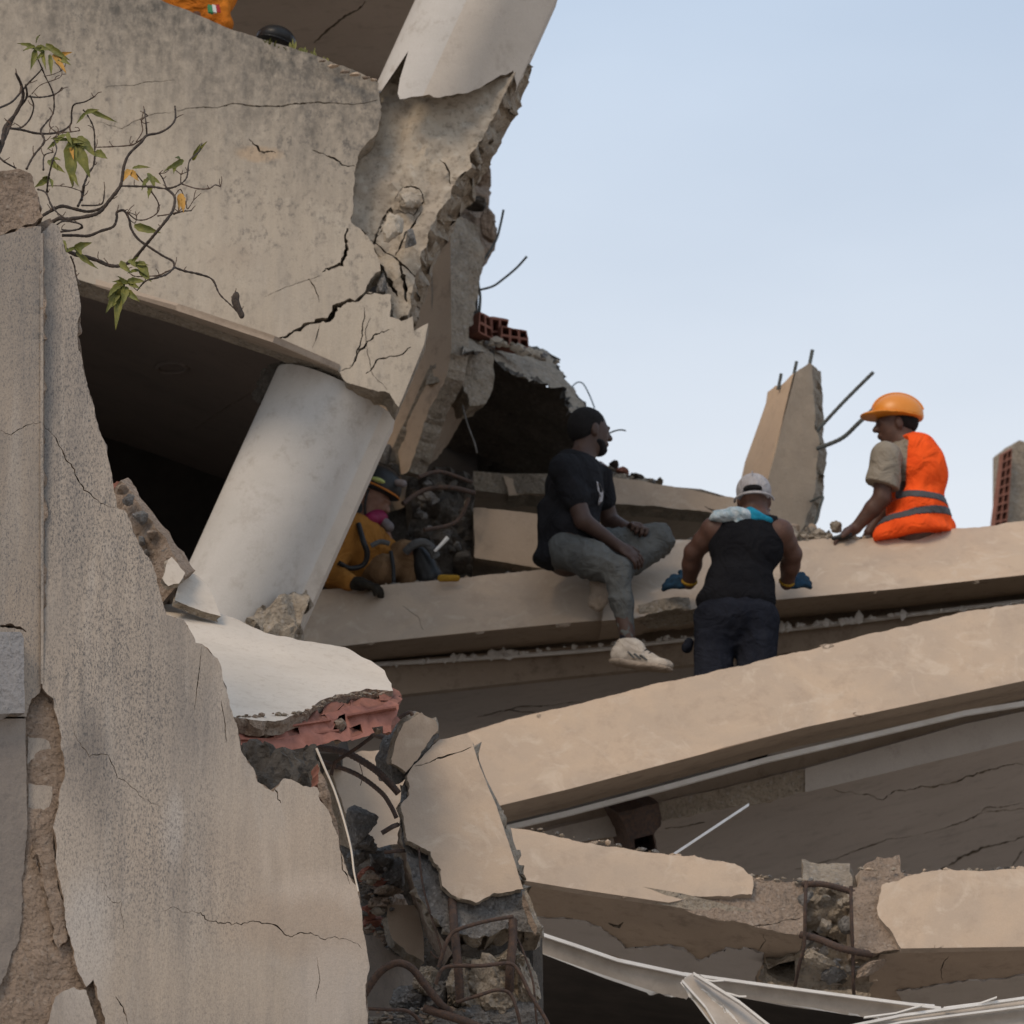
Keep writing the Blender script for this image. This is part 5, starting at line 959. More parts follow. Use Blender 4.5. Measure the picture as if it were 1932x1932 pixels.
def hand_prims(w, d, up, s=1.0, curl=.5, thumb=1, spread=.16, palm=.085):
    """w wrist point, d direction of the fingers, up = back of the hand"""
    d = d.normalized(); up = (up - d * up.dot(d)).normalized(); side = d.cross(up)
    out = [('c', w, w + d * palm * .5 * s, .026 * s, .028 * s, .015), ('e', w + d * palm * .62 * s, (.042 * s, .05 * s, .017 * s), Matrix((side, d, up)).transposed(), .012)]
    for i, (x, l) in enumerate(((-.033, .062), (-.011, .074), (.011, .07), (.032, .055))):
        a = w + (d * palm + side * x) * s; dd = (d + side * x / .033 * spread).normalized(); c1 = curl * (1 + .08 * i)
        def bend(v, ang): return (v * math.cos(ang) - up * math.sin(ang)).normalized()
        v1 = bend(dd, c1 * .5); v2 = bend(dd, c1 * 1.2); v3 = bend(dd, c1 * 1.8)
        b = a + v1 * l * .45 * s; c = b + v2 * l * .32 * s; e = c + v3 * l * .26 * s
        out += [('c', a - dd * .02 * s, b, .0105 * s, .0095 * s, .006), ('c', b, c, .0095 * s, .0088 * s, .004), ('c', c, e, .0088 * s, .0078 * s, .004)]
    a = w + (d * .025 + side * thumb * -.03) * s; v = (d * .75 + side * thumb * -.75 - up * .35 * curl).normalized(); b = a + v * .045 * s; c = b + (v + d * .7 - up * curl * .4).normalized() * .038 * s
    out += [('c', a, b, .015 * s, .012 * s, .012), ('c', b, c, .012 * s, .0095 * s, .005)]
    return out
V3 = Vector

# ---- seated man in the black T-shirt
YS = 19.78
man = thing('person', 'man in black T-shirt and grey trousers sitting with one leg dangling in beige trainer', 'person', P(1085, 1075, YS), 'people on the fallen beams')
Hc = P(1113, 815, YS + .02); HR = frame(V3((.93, .42, -.03)), V3((.04, .0, 1)))
sh_n, el_n, wr_n = P(1066, 886, YS - .17), P(1100, 982, YS - .2), P(1165, 1030, YS - .12)
sh_f, el_f, wr_f = P(1124, 893, YS + .12), P(1150, 982, YS + .2), P(1190, 1000, YS + .1)
chest = P(1088, 925, YS - .0); belly = P(1078, 1000, YS - .02); pel = P(1070, 1045, YS)
kn_n, an_n = P(1162, 1078, YS - .3), P(1186, 1212, YS - .32)
kn_f, an_f = P(1240, 1020, YS + .12), P(1150, 1098, YS - .02)
hip_n, hip_f = P(1072, 1038, YS - .1), P(1092, 1040, YS + .1)
neck = P(1098, 866, YS)
hn = hand_prims(wr_n, P(1203, 1052, YS - .12) - wr_n, V3((.1, -.7, .8)), 1, .55, thumb=1)
hf = hand_prims(wr_f, P(1206, 990, YS + .02) - wr_f, V3((.3, -.2, .9)), 1, 1.35, thumb=1)
TR = frame(V3((.9, .2, .1)), V3((.08, 0, 1)))
solid('body', head_prims(Hc, HR, .98) + [('c', Hc + V3((-.01, 0, -.05)), neck, .056, .06), ('e', chest, (.17, .1, .19), TR), ('e', belly, (.15, .1, .14), TR), ('c', sh_n, sh_f, .055, .055),
      ('c', sh_n, el_n, .053, .042, .02), ('c', el_n, wr_n, .042, .027, .01), ('c', sh_f, el_f, .053, .042, .02), ('c', el_f, wr_f, .042, .027, .01), ('c', pel, hip_n, .1, .09), ('c', pel, hip_f, .1, .09),
      ('c', hip_n, kn_n, .08, .055), ('c', kn_n, an_n, .053, .034), ('c', hip_f, kn_f, .08, .055), ('c', kn_f, an_f, .05, .034)] + hn + hf, SK_DARK, man, h=.0065)
hc = lambda x, y, z: Hc + HR @ V3((x, y, z))
solid('hair', [('e', hc(0, -.018, .038), (.0762, .092, .081), HR), ('e', hc(0, -.045, .0), (.071, .062, .062), HR)], HAIR, man, h=.005, wr=.0015, wf=120, cuts=[(hc(0, .062, .05), HR @ V3((0, .95, -.3))), (hc(0, .0, -.045), HR @ V3((0, .7, -.7)))])
solid('beard', [('e', hc(0, .05, -.082), (.043, .04, .032), HR), ('e', hc(0, .02, -.055), (.066, .05, .03), HR)], HAIR, man, h=.006, wr=.002, wf=140, cuts=[(hc(0, .09, -.045), HR @ V3((0, .55, .8)))])
solid('t_shirt', [('e', chest + V3((-.01, 0, .0)), (.19, .135, .2), TR), ('e', belly, (.17, .135, .16), TR), ('e', P(1072, 1042, YS), (.16, .15, .09), TR), ('c', sh_n, sh_f, .07, .07), ('c', neck + V3((0, 0, -.03)), chest, .065, .1),
      ('c', sh_n, sh_n.lerp(el_n, .58), .075, .068, .03), ('c', sh_f, sh_f.lerp(el_f, .55), .072, .066, .03), ('c', P(1036, 960, YS), P(1040, 1040, YS), .06, .06), ('e', P(1064, 1050, YS - .03), (.105, .15, .06), TR)], C_BLACK, man, h=.007, k=.04, wr=.006, wf=34, wdir=(.5, .2, 1),
      cuts=[(neck + V3((.0, 0, .012)), (.25, 0, .97))])
solid('trousers', [('e', pel + V3((.02, 0, 0)), (.13, .16, .095), TR), ('c', hip_n, hip_n.lerp(kn_n, .5), .098, .09), ('c', hip_n.lerp(kn_n, .5), kn_n, .09, .07), ('c', kn_n, kn_n.lerp(an_n, .45), .066, .054), ('c', kn_n.lerp(an_n, .45), kn_n.lerp(an_n, .92), .052, .036),
      ('c', hip_f, kn_f, .105, .082), ('c', kn_f, kn_f.lerp(an_f, .9), .08, .055)], C_GREY, man, h=.0065, wr=.008, wf=60, wdir=(.45, .1, 1), seed=3)
solid('sock', [('c', kn_n.lerp(an_n, .86), an_n + V3((0, 0, -.02)), .036, .034)], C_SOCK, man, h=.007)
def shoe(name, ank, toe, upv, parent, L_=.28):
    d = (toe - ank); d = d.normalized(); R = frame(d, upv)
    at = lambda x, y, z: ank + R @ V3((x, y, z))
    o = solid(name, [('e', at(0, -.035, -.055), (.04, .05, .05), R), ('c', at(0, -.01, -.04), at(0, .1, -.065), .043, .036), ('e', at(0, .15, -.078), (.045, .065, .03), R), ('c', at(0, -.02, .0), at(0, .03, -.02), .043, .04)], C_SHOE, parent, h=.006, k=.025, cuts=[(at(0, 0, .02), R @ V3((0, -.25, 1))), (at(0, 0, -.092), R @ V3((0, 0, -1)))])
    solid('sole', [('e', at(0, -.02, -.095), (.045, .068, .02), R), ('c', at(0, 0, -.096), at(0, .12, -.096), .022, .022), ('e', at(0, .13, -.096), (.05, .088, .018), R), ('e', at(0, .05, -.096), (.044, .1, .018), R)], C_SOLE, o, h=.006, k=.02, cuts=[(at(0, 0, -.112), R @ V3((0, 0, -1))), (at(0, 0, -.084), R @ V3((0, 0, 1)))])
    lace = [[(at(-.028, .03 + .022 * i, -.008 - .011 * i), .005), (at(0, .036 + .022 * i, .003 - .011 * i), .005), (at(.028, .03 + .022 * i, -.008 - .011 * i), .004)] for i in range(4)]
    tubes('laces', lace, C_SOCK, o, n=3, sides=6)
    for sx in (-.041, .041): tubes('side_stripe', [[(at(sx, .0 + .03 * i, -.05 - .004 * i), .005), (at(sx * .96, .035 + .03 * i, -.075), .004)] for i in range(3)], C_GREY, o, n=2, sides=6)
    solid('heel_tab', [('e', at(0, -.065, -.03), (.02, .014, .03), R)], C_GREY, o, h=.005)
    return o
shoe('trainer', an_n + V3((.01, 0, -.005)), an_n + V3((.95, -.15, -.18)), V3((.15, 0, 1)), man)
R2 = frame(V3((-.35, .1, -.9)), V3((.8, .3, .2)))
solid('trainer', [('e', P(1128, 1110, YS - .12), (.045, .1, .03), R2), ('e', P(1136, 1128, YS - .12), (.05, .07, .03), R2), ('c', P(1150, 1100, YS - .05), P(1128, 1100, YS - .1), .04, .04)], C_SOLE, man, h=.007, k=.02)
# pale chest print, plain marks on the shirt front
pc_ = P(1130, 925, YS - .1)
slab('shirt_print', [(1126, 908, 1), (1132, 912, 1), (1138, 930, 1), (1137, 945, 1), (1131, 948, 1), (1133, 935, 1), (1128, 925, 1)], Pl((1126, 908, YS - .142), (1138, 930, YS - .085), (1131, 948, YS - .13)), .006, (C_CAP, C_CAP), grid=.02, nf=.001, parent=man, seed=7)

# ---- man in the black tank top, back view
YT = 19.45
tk = thing('person', 'man seen from behind in black tank top, backwards pale cap and blue gloves', 'person', P(1388, 1500, YT), 'people on the fallen beams')
Tc = P(1423, 945, YT + .06); TRh = frame(V3((.12, 1, -.12)), V3((-.02, .12, 1)))
tb = frame(V3((0, 1, -.15)), V3((.03, .15, 1)))
sL, eL, wL = P(1347, 1000, YT), P(1309, 1042, YT + .08), P(1300, 1100, YT + .2)
sR, eR, wR = P(1472, 1004, YT), P(1495, 1046, YT + .08), P(1484, 1101, YT + .2)
tch, tbe, tpe = P(1408, 1030, YT), P(1396, 1110, YT - .03), P(1388, 1165, YT - .05)
hL, hR_ = P(1352, 1175, YT - .04), P(1428, 1172, YT - .04); kL, kR = P(1345, 1310, YT - .1), P(1425, 1305, YT - .1); aL, aR = P(1347, 1420, YT + .05), P(1425, 1418, YT + .05)
tn = P(1424, 985, YT + .02)
gL = hand_prims(wL, P(1268, 1096, YT + .24) - wL, V3((-.1, -.9, .45)), .86, .35, thumb=-1, spread=.26); gR = hand_prims(wR, P(1520, 1092, YT + .24) - wR, V3((.1, -.9, .45)), .86, .35, thumb=1, spread=.26)
solid('body', head_prims(Tc, TRh, .95) + [('c', Tc + V3((0, 0, -.04)), tn, .058, .064), ('c', tn, tch, .07, .1), ('e', tch, (.16, .1, .16), tb), ('e', tbe, (.145, .095, .17), tb), ('e', tpe, (.16, .12, .13), tb), ('c', sL, sR, .05, .05), ('c', tn, sL, .05, .055), ('c', tn, sR, .05, .055),
      ('c', sL, sL.lerp(eL, .5), .052, .049, .02), ('c', sL.lerp(eL, .5), eL, .048, .039, .02), ('c', eL, eL.lerp(wL, .4), .046, .044, .02), ('c', eL.lerp(wL, .4), wL, .044, .03, .02),
      ('c', sR, sR.lerp(eR, .5), .052, .049, .02), ('c', sR.lerp(eR, .5), eR, .048, .039, .02), ('c', eR, eR.lerp(wR, .4), .046, .044, .02), ('c', eR.lerp(wR, .4), wR, .044, .03, .02),
      ('c', hL, kL, .085, .06), ('c', hR_, kR, .085, .06), ('c', kL, aL, .055, .035), ('c', kR, aR, .055, .035)] + gL + gR, SK_BR, tk, h=.007)
solid('tank_top', [('e', tch, (.175, .122, .17), tb), ('e', tbe, (.165, .12, .19), tb), ('e', P(1388, 1135, YT - .03), (.185, .135, .09), tb), ('c', P(1375, 985, YT + .01), tch, .045, .1), ('c', P(1455, 990, YT + .01), tch, .045, .1), ('c', P(1375, 985, YT), P(1455, 988, YT), .05, .05)],
      C_BLACK2, tk, h=.008, wr=.0035, wf=24, cuts=[(P(1340, 1000, YT), (-.95, 0, .3)), (P(1474, 1000, YT), (.95, 0, .3)), (P(1424, 978, YT), (0, .25, 1)), (P(1388, 1160, YT), (0, 0, -1))])
o = solid('trousers', [('e', tpe, (.185, .14, .14), tb), ('c', hL, kL, .105, .088), ('c', hR_, kR, .105, .088), ('c', kL, aL, .085, .06), ('c', kR, aR, .085, .06)], C_NAVY, tk, h=.008, wr=.009, wf=36, wdir=(.3, .1, 1), seed=5, cuts=[(P(1388, 1140, YT), (0, 0, 1))])
solid('trouser_pocket', [('c', P(1300, 1212, YT - .02), P(1296, 1222, YT - .02), .022, .026)], C_NAVY, tk, h=.006)
for w, e, g, ds in ((wL, eL, gL, V3((-.6, .5, 0))), (wR, eR, gR, V3((.6, .5, 0)))):
    gl = solid('glove', g, C_GLOVEB, tk, h=.0055, inflate=.005, k=.01)
    a = w.lerp(e, .16); b = w.lerp(e, -.05)
    solid('cuff', [('c', w.lerp(e, .02), a, .039, .039)], C_CUFF, gl, h=.006, cuts=[(w.lerp(e, .1), (e - w).normalized()), (w.lerp(e, .02), -(e - w).normalized())])
cc = lambda x, y, z: Tc + TRh @ V3((x, y, z))
cap = solid('cap', [('e', cc(0, -.012, .042), (.082, .1, .084), TRh)], C_CAP, tk, h=.006, cuts=[(cc(0, 0, -.012), TRh @ V3((0, -.2, -1))), (cc(0, -.09, .012), TRh @ V3((0, -.8, -.6))) if False else (cc(0, 0, -.012), (0, 0, -1))])
solid('cap_opening', [('e', cc(0, -.098, .022), (.045, .022, .02), TRh)], HAIR, cap, h=.005, cuts=[(cc(0, 0, .012), TRh @ V3((0, 0, -1)))])
tubes('cap_seams', [[(cc(0, -.01 + .107 * math.cos(a), .045 + .09 * math.sin(a)), .0022) for a in [math.pi * (.55 + .3 * k / 8) for k in range(9)]],
    [(cc(.09 * math.sin(a) , -.012 - .107 * math.cos(a), -.004), .006) for a in [math.pi * (-.5 + k / 12) for k in range(13)]]], C_CAP, cap, n=2, sides=6)
tubes('cap_seams', [[(cc(.046 * math.cos(a), -.108 + .014 * abs(math.cos(a)), .014 + .03 * math.sin(a)), .0035) for a in [math.pi * k / 10 for k in range(11)]]], C_CAP, cap, n=2, sides=6)
solid('cap_visor', [('e', cc(0, .12, -.0), (.07, .08, .01), TRh)], C_CAP, cap, h=.006)
solid('neck_towel', [('e', P(1398, 968, YT - .06), (.06, .05, .028), frame(V3((0, 1, .2)), V3((.3, 0, 1)))), ('e', P(1372, 972, YT - .05), (.07, .055, .03), frame(V3((0, 1, .2)), V3((.2, 0, 1)))), ('e', P(1358, 978, YT - .05), (.05, .05, .025), None), ('c', P(1408, 975, YT - .06), P(1388, 992, YT - .075), .022, .02), ('c', P(1416, 982, YT - .07), P(1416, 996, YT - .08), .006, .004)],
      C_TOWEL, tk, h=.006, k=.02, wr=.005, wf=60, wdir=(1, .2, .5))
solid('blue_collar', [('c', P(1420, 972, YT - .065), P(1452, 982, YT - .05), .024, .017), ('c', P(1414, 966, YT - .05), P(1424, 975, YT - .06), .024, .024)], C_BLUE, tk, h=.006, wr=.002, wf=70)

# ---- man in the orange vest
YV = 20.36
vs = thing('person', 'man in orange reflective vest and orange helmet seated at the beam top, looking left', 'person', P(1720, 1025, YV), 'people on the fallen beams')
Vc = P(1690, 803, YV); VR = frame(V3((-.97, -.05, -.06)), V3((-.12, 0, 1)))
vsh, vel, vwr = P(1672, 862, YV - .17), P(1664, 940, YV - .16), P(1614, 997, YV - .12)
vsf, vef, vwf = P(1700, 866, YV + .17), P(1680, 945, YV + .22), P(1640, 1005, YV + .15)
vn = P(1704, 835, YV); vch = P(1724, 885, YV); vbe = P(1722, 955, YV); vpe = P(1722, 1010, YV)
VT = frame(V3((-.95, 0, .05)), V3((-.1, 0, 1)))
solid('body', head_prims(Vc, VR, .96, .9) + [('c', Vc + V3((.02, 0, -.05)), vn, .055, .06), ('e', vch, (.17, .1, .17), VT), ('e', vbe, (.15, .1, .15), VT), ('e', vpe, (.16, .13, .11), VT), ('c', vsh, vsf, .05, .05), ('c', vn, vch, .06, .09),
      ('c', vsh, vel, .052, .044, .02), ('c', vel, vel.lerp(vwr, .35), .045, .042, .01), ('c', vel.lerp(vwr, .35), vwr, .042, .026, .01), ('c', vsf, vef, .05, .04, .02), ('c', vef, vwf, .04, .027, .01),
      ('c', P(1715, 1015, YV - .08), P(1650, 1020, YV + .35), .08, .06), ('c', P(1730, 1015, YV + .08), P(1700, 1020, YV + .45), .08, .06), ('c', P(1650, 1020, YV + .35), P(1650, 1150, YV + .4), .055, .04), ('c', P(1700, 1020, YV + .45), P(1700, 1150, YV + .5), .055, .04)]
      + hand_prims(vwr, P(1595, 1008, YV - .12) - vwr, V3((-.2, 0, 1)), 1, .5, thumb=1), SK_BR, vs, h=.0065)
vc = lambda x, y, z: Vc + VR @ V3((x, y, z))
solid('hair', [('e', vc(0, -.03, .015), (.079, .085, .07), VR)], HAIR, vs, h=.006, wr=.002, wf=120, cuts=[(vc(0, .02, .0), VR @ V3((0, 1, -.3))), (vc(0, 0, -.05), VR @ V3((0, .5, -.85)))])
HH = frame(VR @ V3((0, 1, .12)), VR @ V3((0, -.12, 1))); hcn = vc(0, -.008, .052); hv = lambda x, y, z: hcn + HH @ V3((x, y, z))
hel = solid('helmet', [('e', hv(0, -.005, .0), (.106, .128, .105), HH)], M_HELM, vs, h=.006, cuts=[(hv(0, 0, -.012), HH @ V3((0, 0, -1)))])
solid('helmet_brim', [('e', hv(0, .015, -.012), (.116, .148, .012), HH), ('e', hv(0, .12, -.016), (.07, .058, .009), HH)], M_HELM, hel, h=.0055, k=.012)
tubes('helmet_ridge', [[(hv(x, -.005 + .129 * math.cos(a), .106 * math.sin(a)), .006) for a in [math.pi * (.1 + .8 * k / 12) for k in range(13)]] for x in (-.018, .018)], M_HELM, hel, n=2)
solid('shirt', [('e', vch, (.175, .112, .17), VT), ('c', vsh, vsf, .062, .062), ('c', vsh, vsh.lerp(vel, .72), .078, .082, .02), ('c', vsf, vsf.lerp(vef, .7), .07, .078, .02), ('c', vn + V3((0, 0, -.0)), vch, .068, .09), ('e', P(1655, 905, YV - .165), (.05, .065, .05), None)], C_KHAKI, vs, h=.007, wr=.004, wf=34,
      cuts=[(P(1705, 824, YV), (-.25, 0, 1)), (P(1655, 915, YV - .16), (-.28, 0, -.95))])
vp = [('e', vch + V3((.015, 0, .0)), (.185, .135, .185), VT), ('c', P(1712, 850, YV - .09), P(1712, 850, YV + .09), .06, .06), ('e', P(1738, 900, YV), (.17, .13, .14), VT), ('e', P(1728, 965, YV), (.2, .15, .14), VT), ('e', P(1722, 1008, YV - .03), (.21, .19, .1), VT), ('c', P(1690, 1000, YV - .14), P(1668, 1012, YV - .16), .07, .055), ('c', P(1770, 985, YV), P(1782, 995, YV), .07, .055)]
arm = (P(1697, 890, YV - .17), None)
vcut = [(P(1712, 824, YV), (-.3, 0, .95)), (P(1680, 1030, YV), (.18, 0, -.98)), (P(1700, 860, YV - .1), (-.94, -.25, .2))]
vcut2 = [(P(1712, 824, YV), (-.3, 0, .95)), (P(1680, 1030, YV), (.18, 0, -.98))]
armh = [(P(1664, 838, YV - .3), P(1678, 912, YV - .3), .135, .10), (P(1664, 838, YV - .12), P(1674, 912, YV - .12), .13, .09), (P(1670, 905, YV - .2), P(1640, 955, YV - .2), .09, .085)]
upper = solid('vest', vp, C_ORANGE, vs, h=.0065, k=.05, wr=.007, wf=26, wdir=(.8, .1, .6), seed=2, cuts=vcut2, carve=armh)
for yy, tilt in ((950, .03), (985, -.22)):
    n_ = V3((tilt, 0, 1)).normalized(); c0 = P(1720, yy, YV)
    solid('reflective_stripe', vp, C_STRIPE, upper, h=.0055, k=.05, wr=.007, wf=26, wdir=(.8, .1, .6), seed=2, inflate=.004, cuts=[(c0 + n_ * .019, n_), (c0 - n_ * .019, -n_)], carve=armh)
o = solid('walkie_talkie', [('c', P(1602, 1010, YV - .16), P(1572, 1016, YV - .16), .018, .01)], M_BLK, None, h=.005); tag(o, 'small black handheld object under the hand of the vest man on the beam top', 'handheld object')

# ---- firefighter crouching in the gap
YF = 20.25
ff = thing('person', 'rescuer in yellow jacket, black helmet and magenta respirator crouching behind the leaning column', 'person', P(700, 1105, YF), 'people on the fallen beams')
Fc = P(701, 944, YF); FR = frame(V3((.82, -.35, -.42)), V3((.3, 0, 1)))
fs, fe, fw_ = P(662, 1000, YF - .12), P(622, 1078, YF - .16), P(662, 1100, YF - .25)
fsf, fef, fwf = P(716, 1005, YF + .1), P(738, 1055, YF + .05), P(770, 1040, YF - .05)
fch, fbe, fpe = P(678, 1030, YF), P(655, 1070, YF + .05), P(660, 1100, YF + .15)
fk, fa = P(765, 1052, YF + .02), P(785, 1120, YF + .05); fk2 = P(720, 1075, YF - .05)
solid('body', head_prims(Fc, FR, .95) + [('c', Fc + V3((-.03, 0, -.05)), P(684, 985, YF), .055, .06), ('e', fch, (.14, .12, .15), None), ('e', fbe, (.14, .12, .12), None), ('c', fs, fe, .05, .042), ('c', fe, fw_, .042, .028), ('c', fsf, fef, .05, .04), ('c', fef, fwf, .04, .028), ('c', fpe, fk, .08, .055), ('c', fk, fa, .05, .04)]
      + hand_prims(fw_, V3((.9, -.15, -.12)), V3((.1, -.3, 1)), 1.0, .5, thumb=1), SK_FF, ff, h=.007)
jk = solid('jacket', [('e', fch, (.165, .15, .17), frame(V3((1, 0, -.3)), V3((.3, 0, 1)))), ('e', fbe, (.16, .14, .13), None), ('c', fs, fe, .072, .06), ('c', fe, fe.lerp(fw_, .9), .058, .045), ('c', fsf, fef, .07, .06), ('c', fs, P(700, 990, YF), .07, .06), ('c', fef, fwf.lerp(fef, .4), .058, .05)], C_YEL, ff, h=.0065, wr=.008, wf=60, wdir=(.6, .2, .7), seed=4, cuts=[(P(690, 985, YF), (.5, 0, .86))])
solid('trousers', [('c', fpe, fk, .105, .085), ('c', fk, fa, .08, .065), ('c', fpe, fk2, .1, .08)], C_TAN, ff, h=.009, wr=.006, wf=30, seed=6)
solid('glove', hand_prims(fw_, V3((.9, -.15, -.12)), V3((.1, -.3, 1)), 1.08, .6, thumb=1), C_GLOVED, ff, h=.006, inflate=.004, k=.01)
tubes('harness_strap', [[(P(676, 988, YF - .2), .013), (P(685, 1020, YF - .22), .014), (P(693, 1045, YF - .2), .014), (P(685, 1066, YF - .18), .013), (P(660, 1072, YF - .2), .012), (P(640, 1062, YF - .24), .012)], [(P(737, 1040, YF - .13), .01), (P(742, 1070, YF - .14), .01), (P(743, 1098, YF - .14), .01)]], M_BLK, ff)
fc = lambda x, y, z: Fc + FR @ V3((x, y, z))
solid('hood', [('e', fc(0, -.04, -.04), (.074, .075, .1), FR), ('c', fc(0, -.02, -.09), fc(0, -.03, -.14), .07, .075)], M_BLK, ff, h=.007)
FH = frame(FR @ V3((0, 1, .1)), FR @ V3((0, -.1, 1)))
fh = solid('helmet', [('e', fc(0, -.01, .07), (.106, .128, .11), FH)], M_BLK, ff, h=.006, cuts=[(fc(0, 0, .045), FH @ V3((0, 0, -1)))])
solid('helmet_brim', [('e', fc(0, .0, .046), (.1, .126, .012), FH)], M_BLK, fh, h=.006)
tubes('helmet_band', [[(fc(.107 * math.sin(a), -.01 + .13 * math.cos(a), .06), .005) for a in [2 * math.pi * k / 24 for k in range(25)]]], simple('orange_band', (.5, .17, .03)), fh, n=1)
solid('helmet_sticker', [('e', fc(.085, .03, .085), (.03, .04, .014), FH)], M_LIME, fh, h=.005); solid('helmet_sticker', [('e', fc(.06, -.06, .12), (.03, .04, .012), FH)], M_LIME, fh, h=.005)
solid('helmet_lamp', [('c', fc(.03, .1, .12), fc(.03, .13, .125), .018, .02)], C_MASK, fh, h=.005)
solid('respirator', [('e', fc(0, .075, -.07), (.05, .05, .045), FR), ('c', fc(.05, .08, -.09), fc(.075, .085, -.1), .034, .034)], M_PINK, ff, h=.006)
solid('respirator_filter', [('c', fc(0, .12, -.08), fc(0, .15, -.09), .026, .026)], C_MASK, ff, h=.006)
tubes('chin_strap', [[(fc(.078, .0, .03), .006), (fc(.078, .02, -.04), .006), (fc(.05, .04, -.1), .006)]], M_BLK, ff)
hl = thing('rescue_tool', 'grey bent tool with pale handle right of the crouching rescuer', 'tool', P(800, 1040, YF - .1))
tubes('tool_body', [pxline([(765, 1042, YF - .1), (780, 1028, YF - .12), (800, 1024, YF - .12), (815, 1036, YF - .12), (822, 1050, YF - .1)], (.02, .024))], C_GLOVEG, hl)
tubes('tool_handle', [pxline([(820, 1040, YF - .15), (832, 1028, YF - .15), (845, 1014, YF - .15)], (.007, .011))], M_RAIL, hl)
tubes('tool_shaft', [pxline([(700, 1030, YF - .2), (718, 1022, YF - .2), (735, 1026, YF - .2)], .012)], C_GLOVEG, hl)
solid('tool_motor', [('c', P(795, 1060, YF), P(810, 1090, YF), .06, .07), ('c', P(790, 1040, YF - .05), P(800, 1065, YF - .02), .035, .05)], M_BLK, hl, h=.009, wr=.004)
tag(solid('yellow_tab', [('c', P(832, 1091, 20.0), P(862, 1091, 20.0), .018, .016)], C_CUFF, None, h=.006), 'small yellow wedge lying on the beam edge under the dark debris', 'wedge')
# ---- rescuer at the top edge
tp = thing('person', 'rescuer in orange jacket cut off by the top edge, leaning over the tilted parapet', 'person', P(370, 60, 18.35))
Yt = 18.35
solid('body', head_prims(P(400, -95, Yt), frame(V3((1, -.2, -.3)), V3((0, 0, 1))), .95) + [('c', P(395, -60, Yt), P(380, -30, Yt), .06, .08), ('e', P(370, -10, Yt), (.16, .11, .2), None), ('e', P(362, 40, Yt + .05), (.13, .1, .15), None)], SK_FF, tp, h=.01)
j2 = solid('jacket', [('e', P(368, -20, Yt), (.2, .14, .18), None), ('c', P(350, 0, Yt - .02), P(420, 45, Yt - .04), .09, .05), ('c', P(320, -40, Yt), P(350, 30, Yt), .11, .09), ('e', P(360, 50, Yt + .05), (.15, .12, .15), None), ('c', P(400, -20, Yt - .02), P(412, 20, Yt - .05), .07, .05)], cloth('orange_rescue_jacket', (.62, .20, .025), (.50, .15, .02), 8), tp, h=.008, wr=.007, wf=30, wdir=(1, .2, .4))
for i, c_ in enumerate([(.05, .22, .10), (.6, .6, .58), (.35, .03, .03)]):
    m_ = simple('flag_patch_%s' % ('green', 'white', 'red')[i], c_, c_); x = 393 + i * 7
    slab('flag_patch', [(x, 8), (x + 7, 10), (x + 9, 24), (x + 2, 22)], Pl((393, 8, Yt - .155), (414, 12, Yt - .15), (396, 24, Yt - .155)), .004, (m_, m_), grid=.05, nf=0, parent=j2, seed=i)
bh = thing('black_helmet', 'round black helmet peeking over the parapet top beside small weeds', 'helmet', P(522, 95, 18.35))
solid('helmet_shell', [('e', P(521, 76, 18.35), (.09, .11, .06), frame(V3((0, 1, 0)), V3((.2, 0, 1))))], M_BLK, bh, h=.006); solid('helmet_brim', [('e', P(521, 86, 18.35), (.1, .12, .015), frame(V3((0, 1, 0)), V3((.3, 0, 1))))], M_BLK, bh, h=.006)
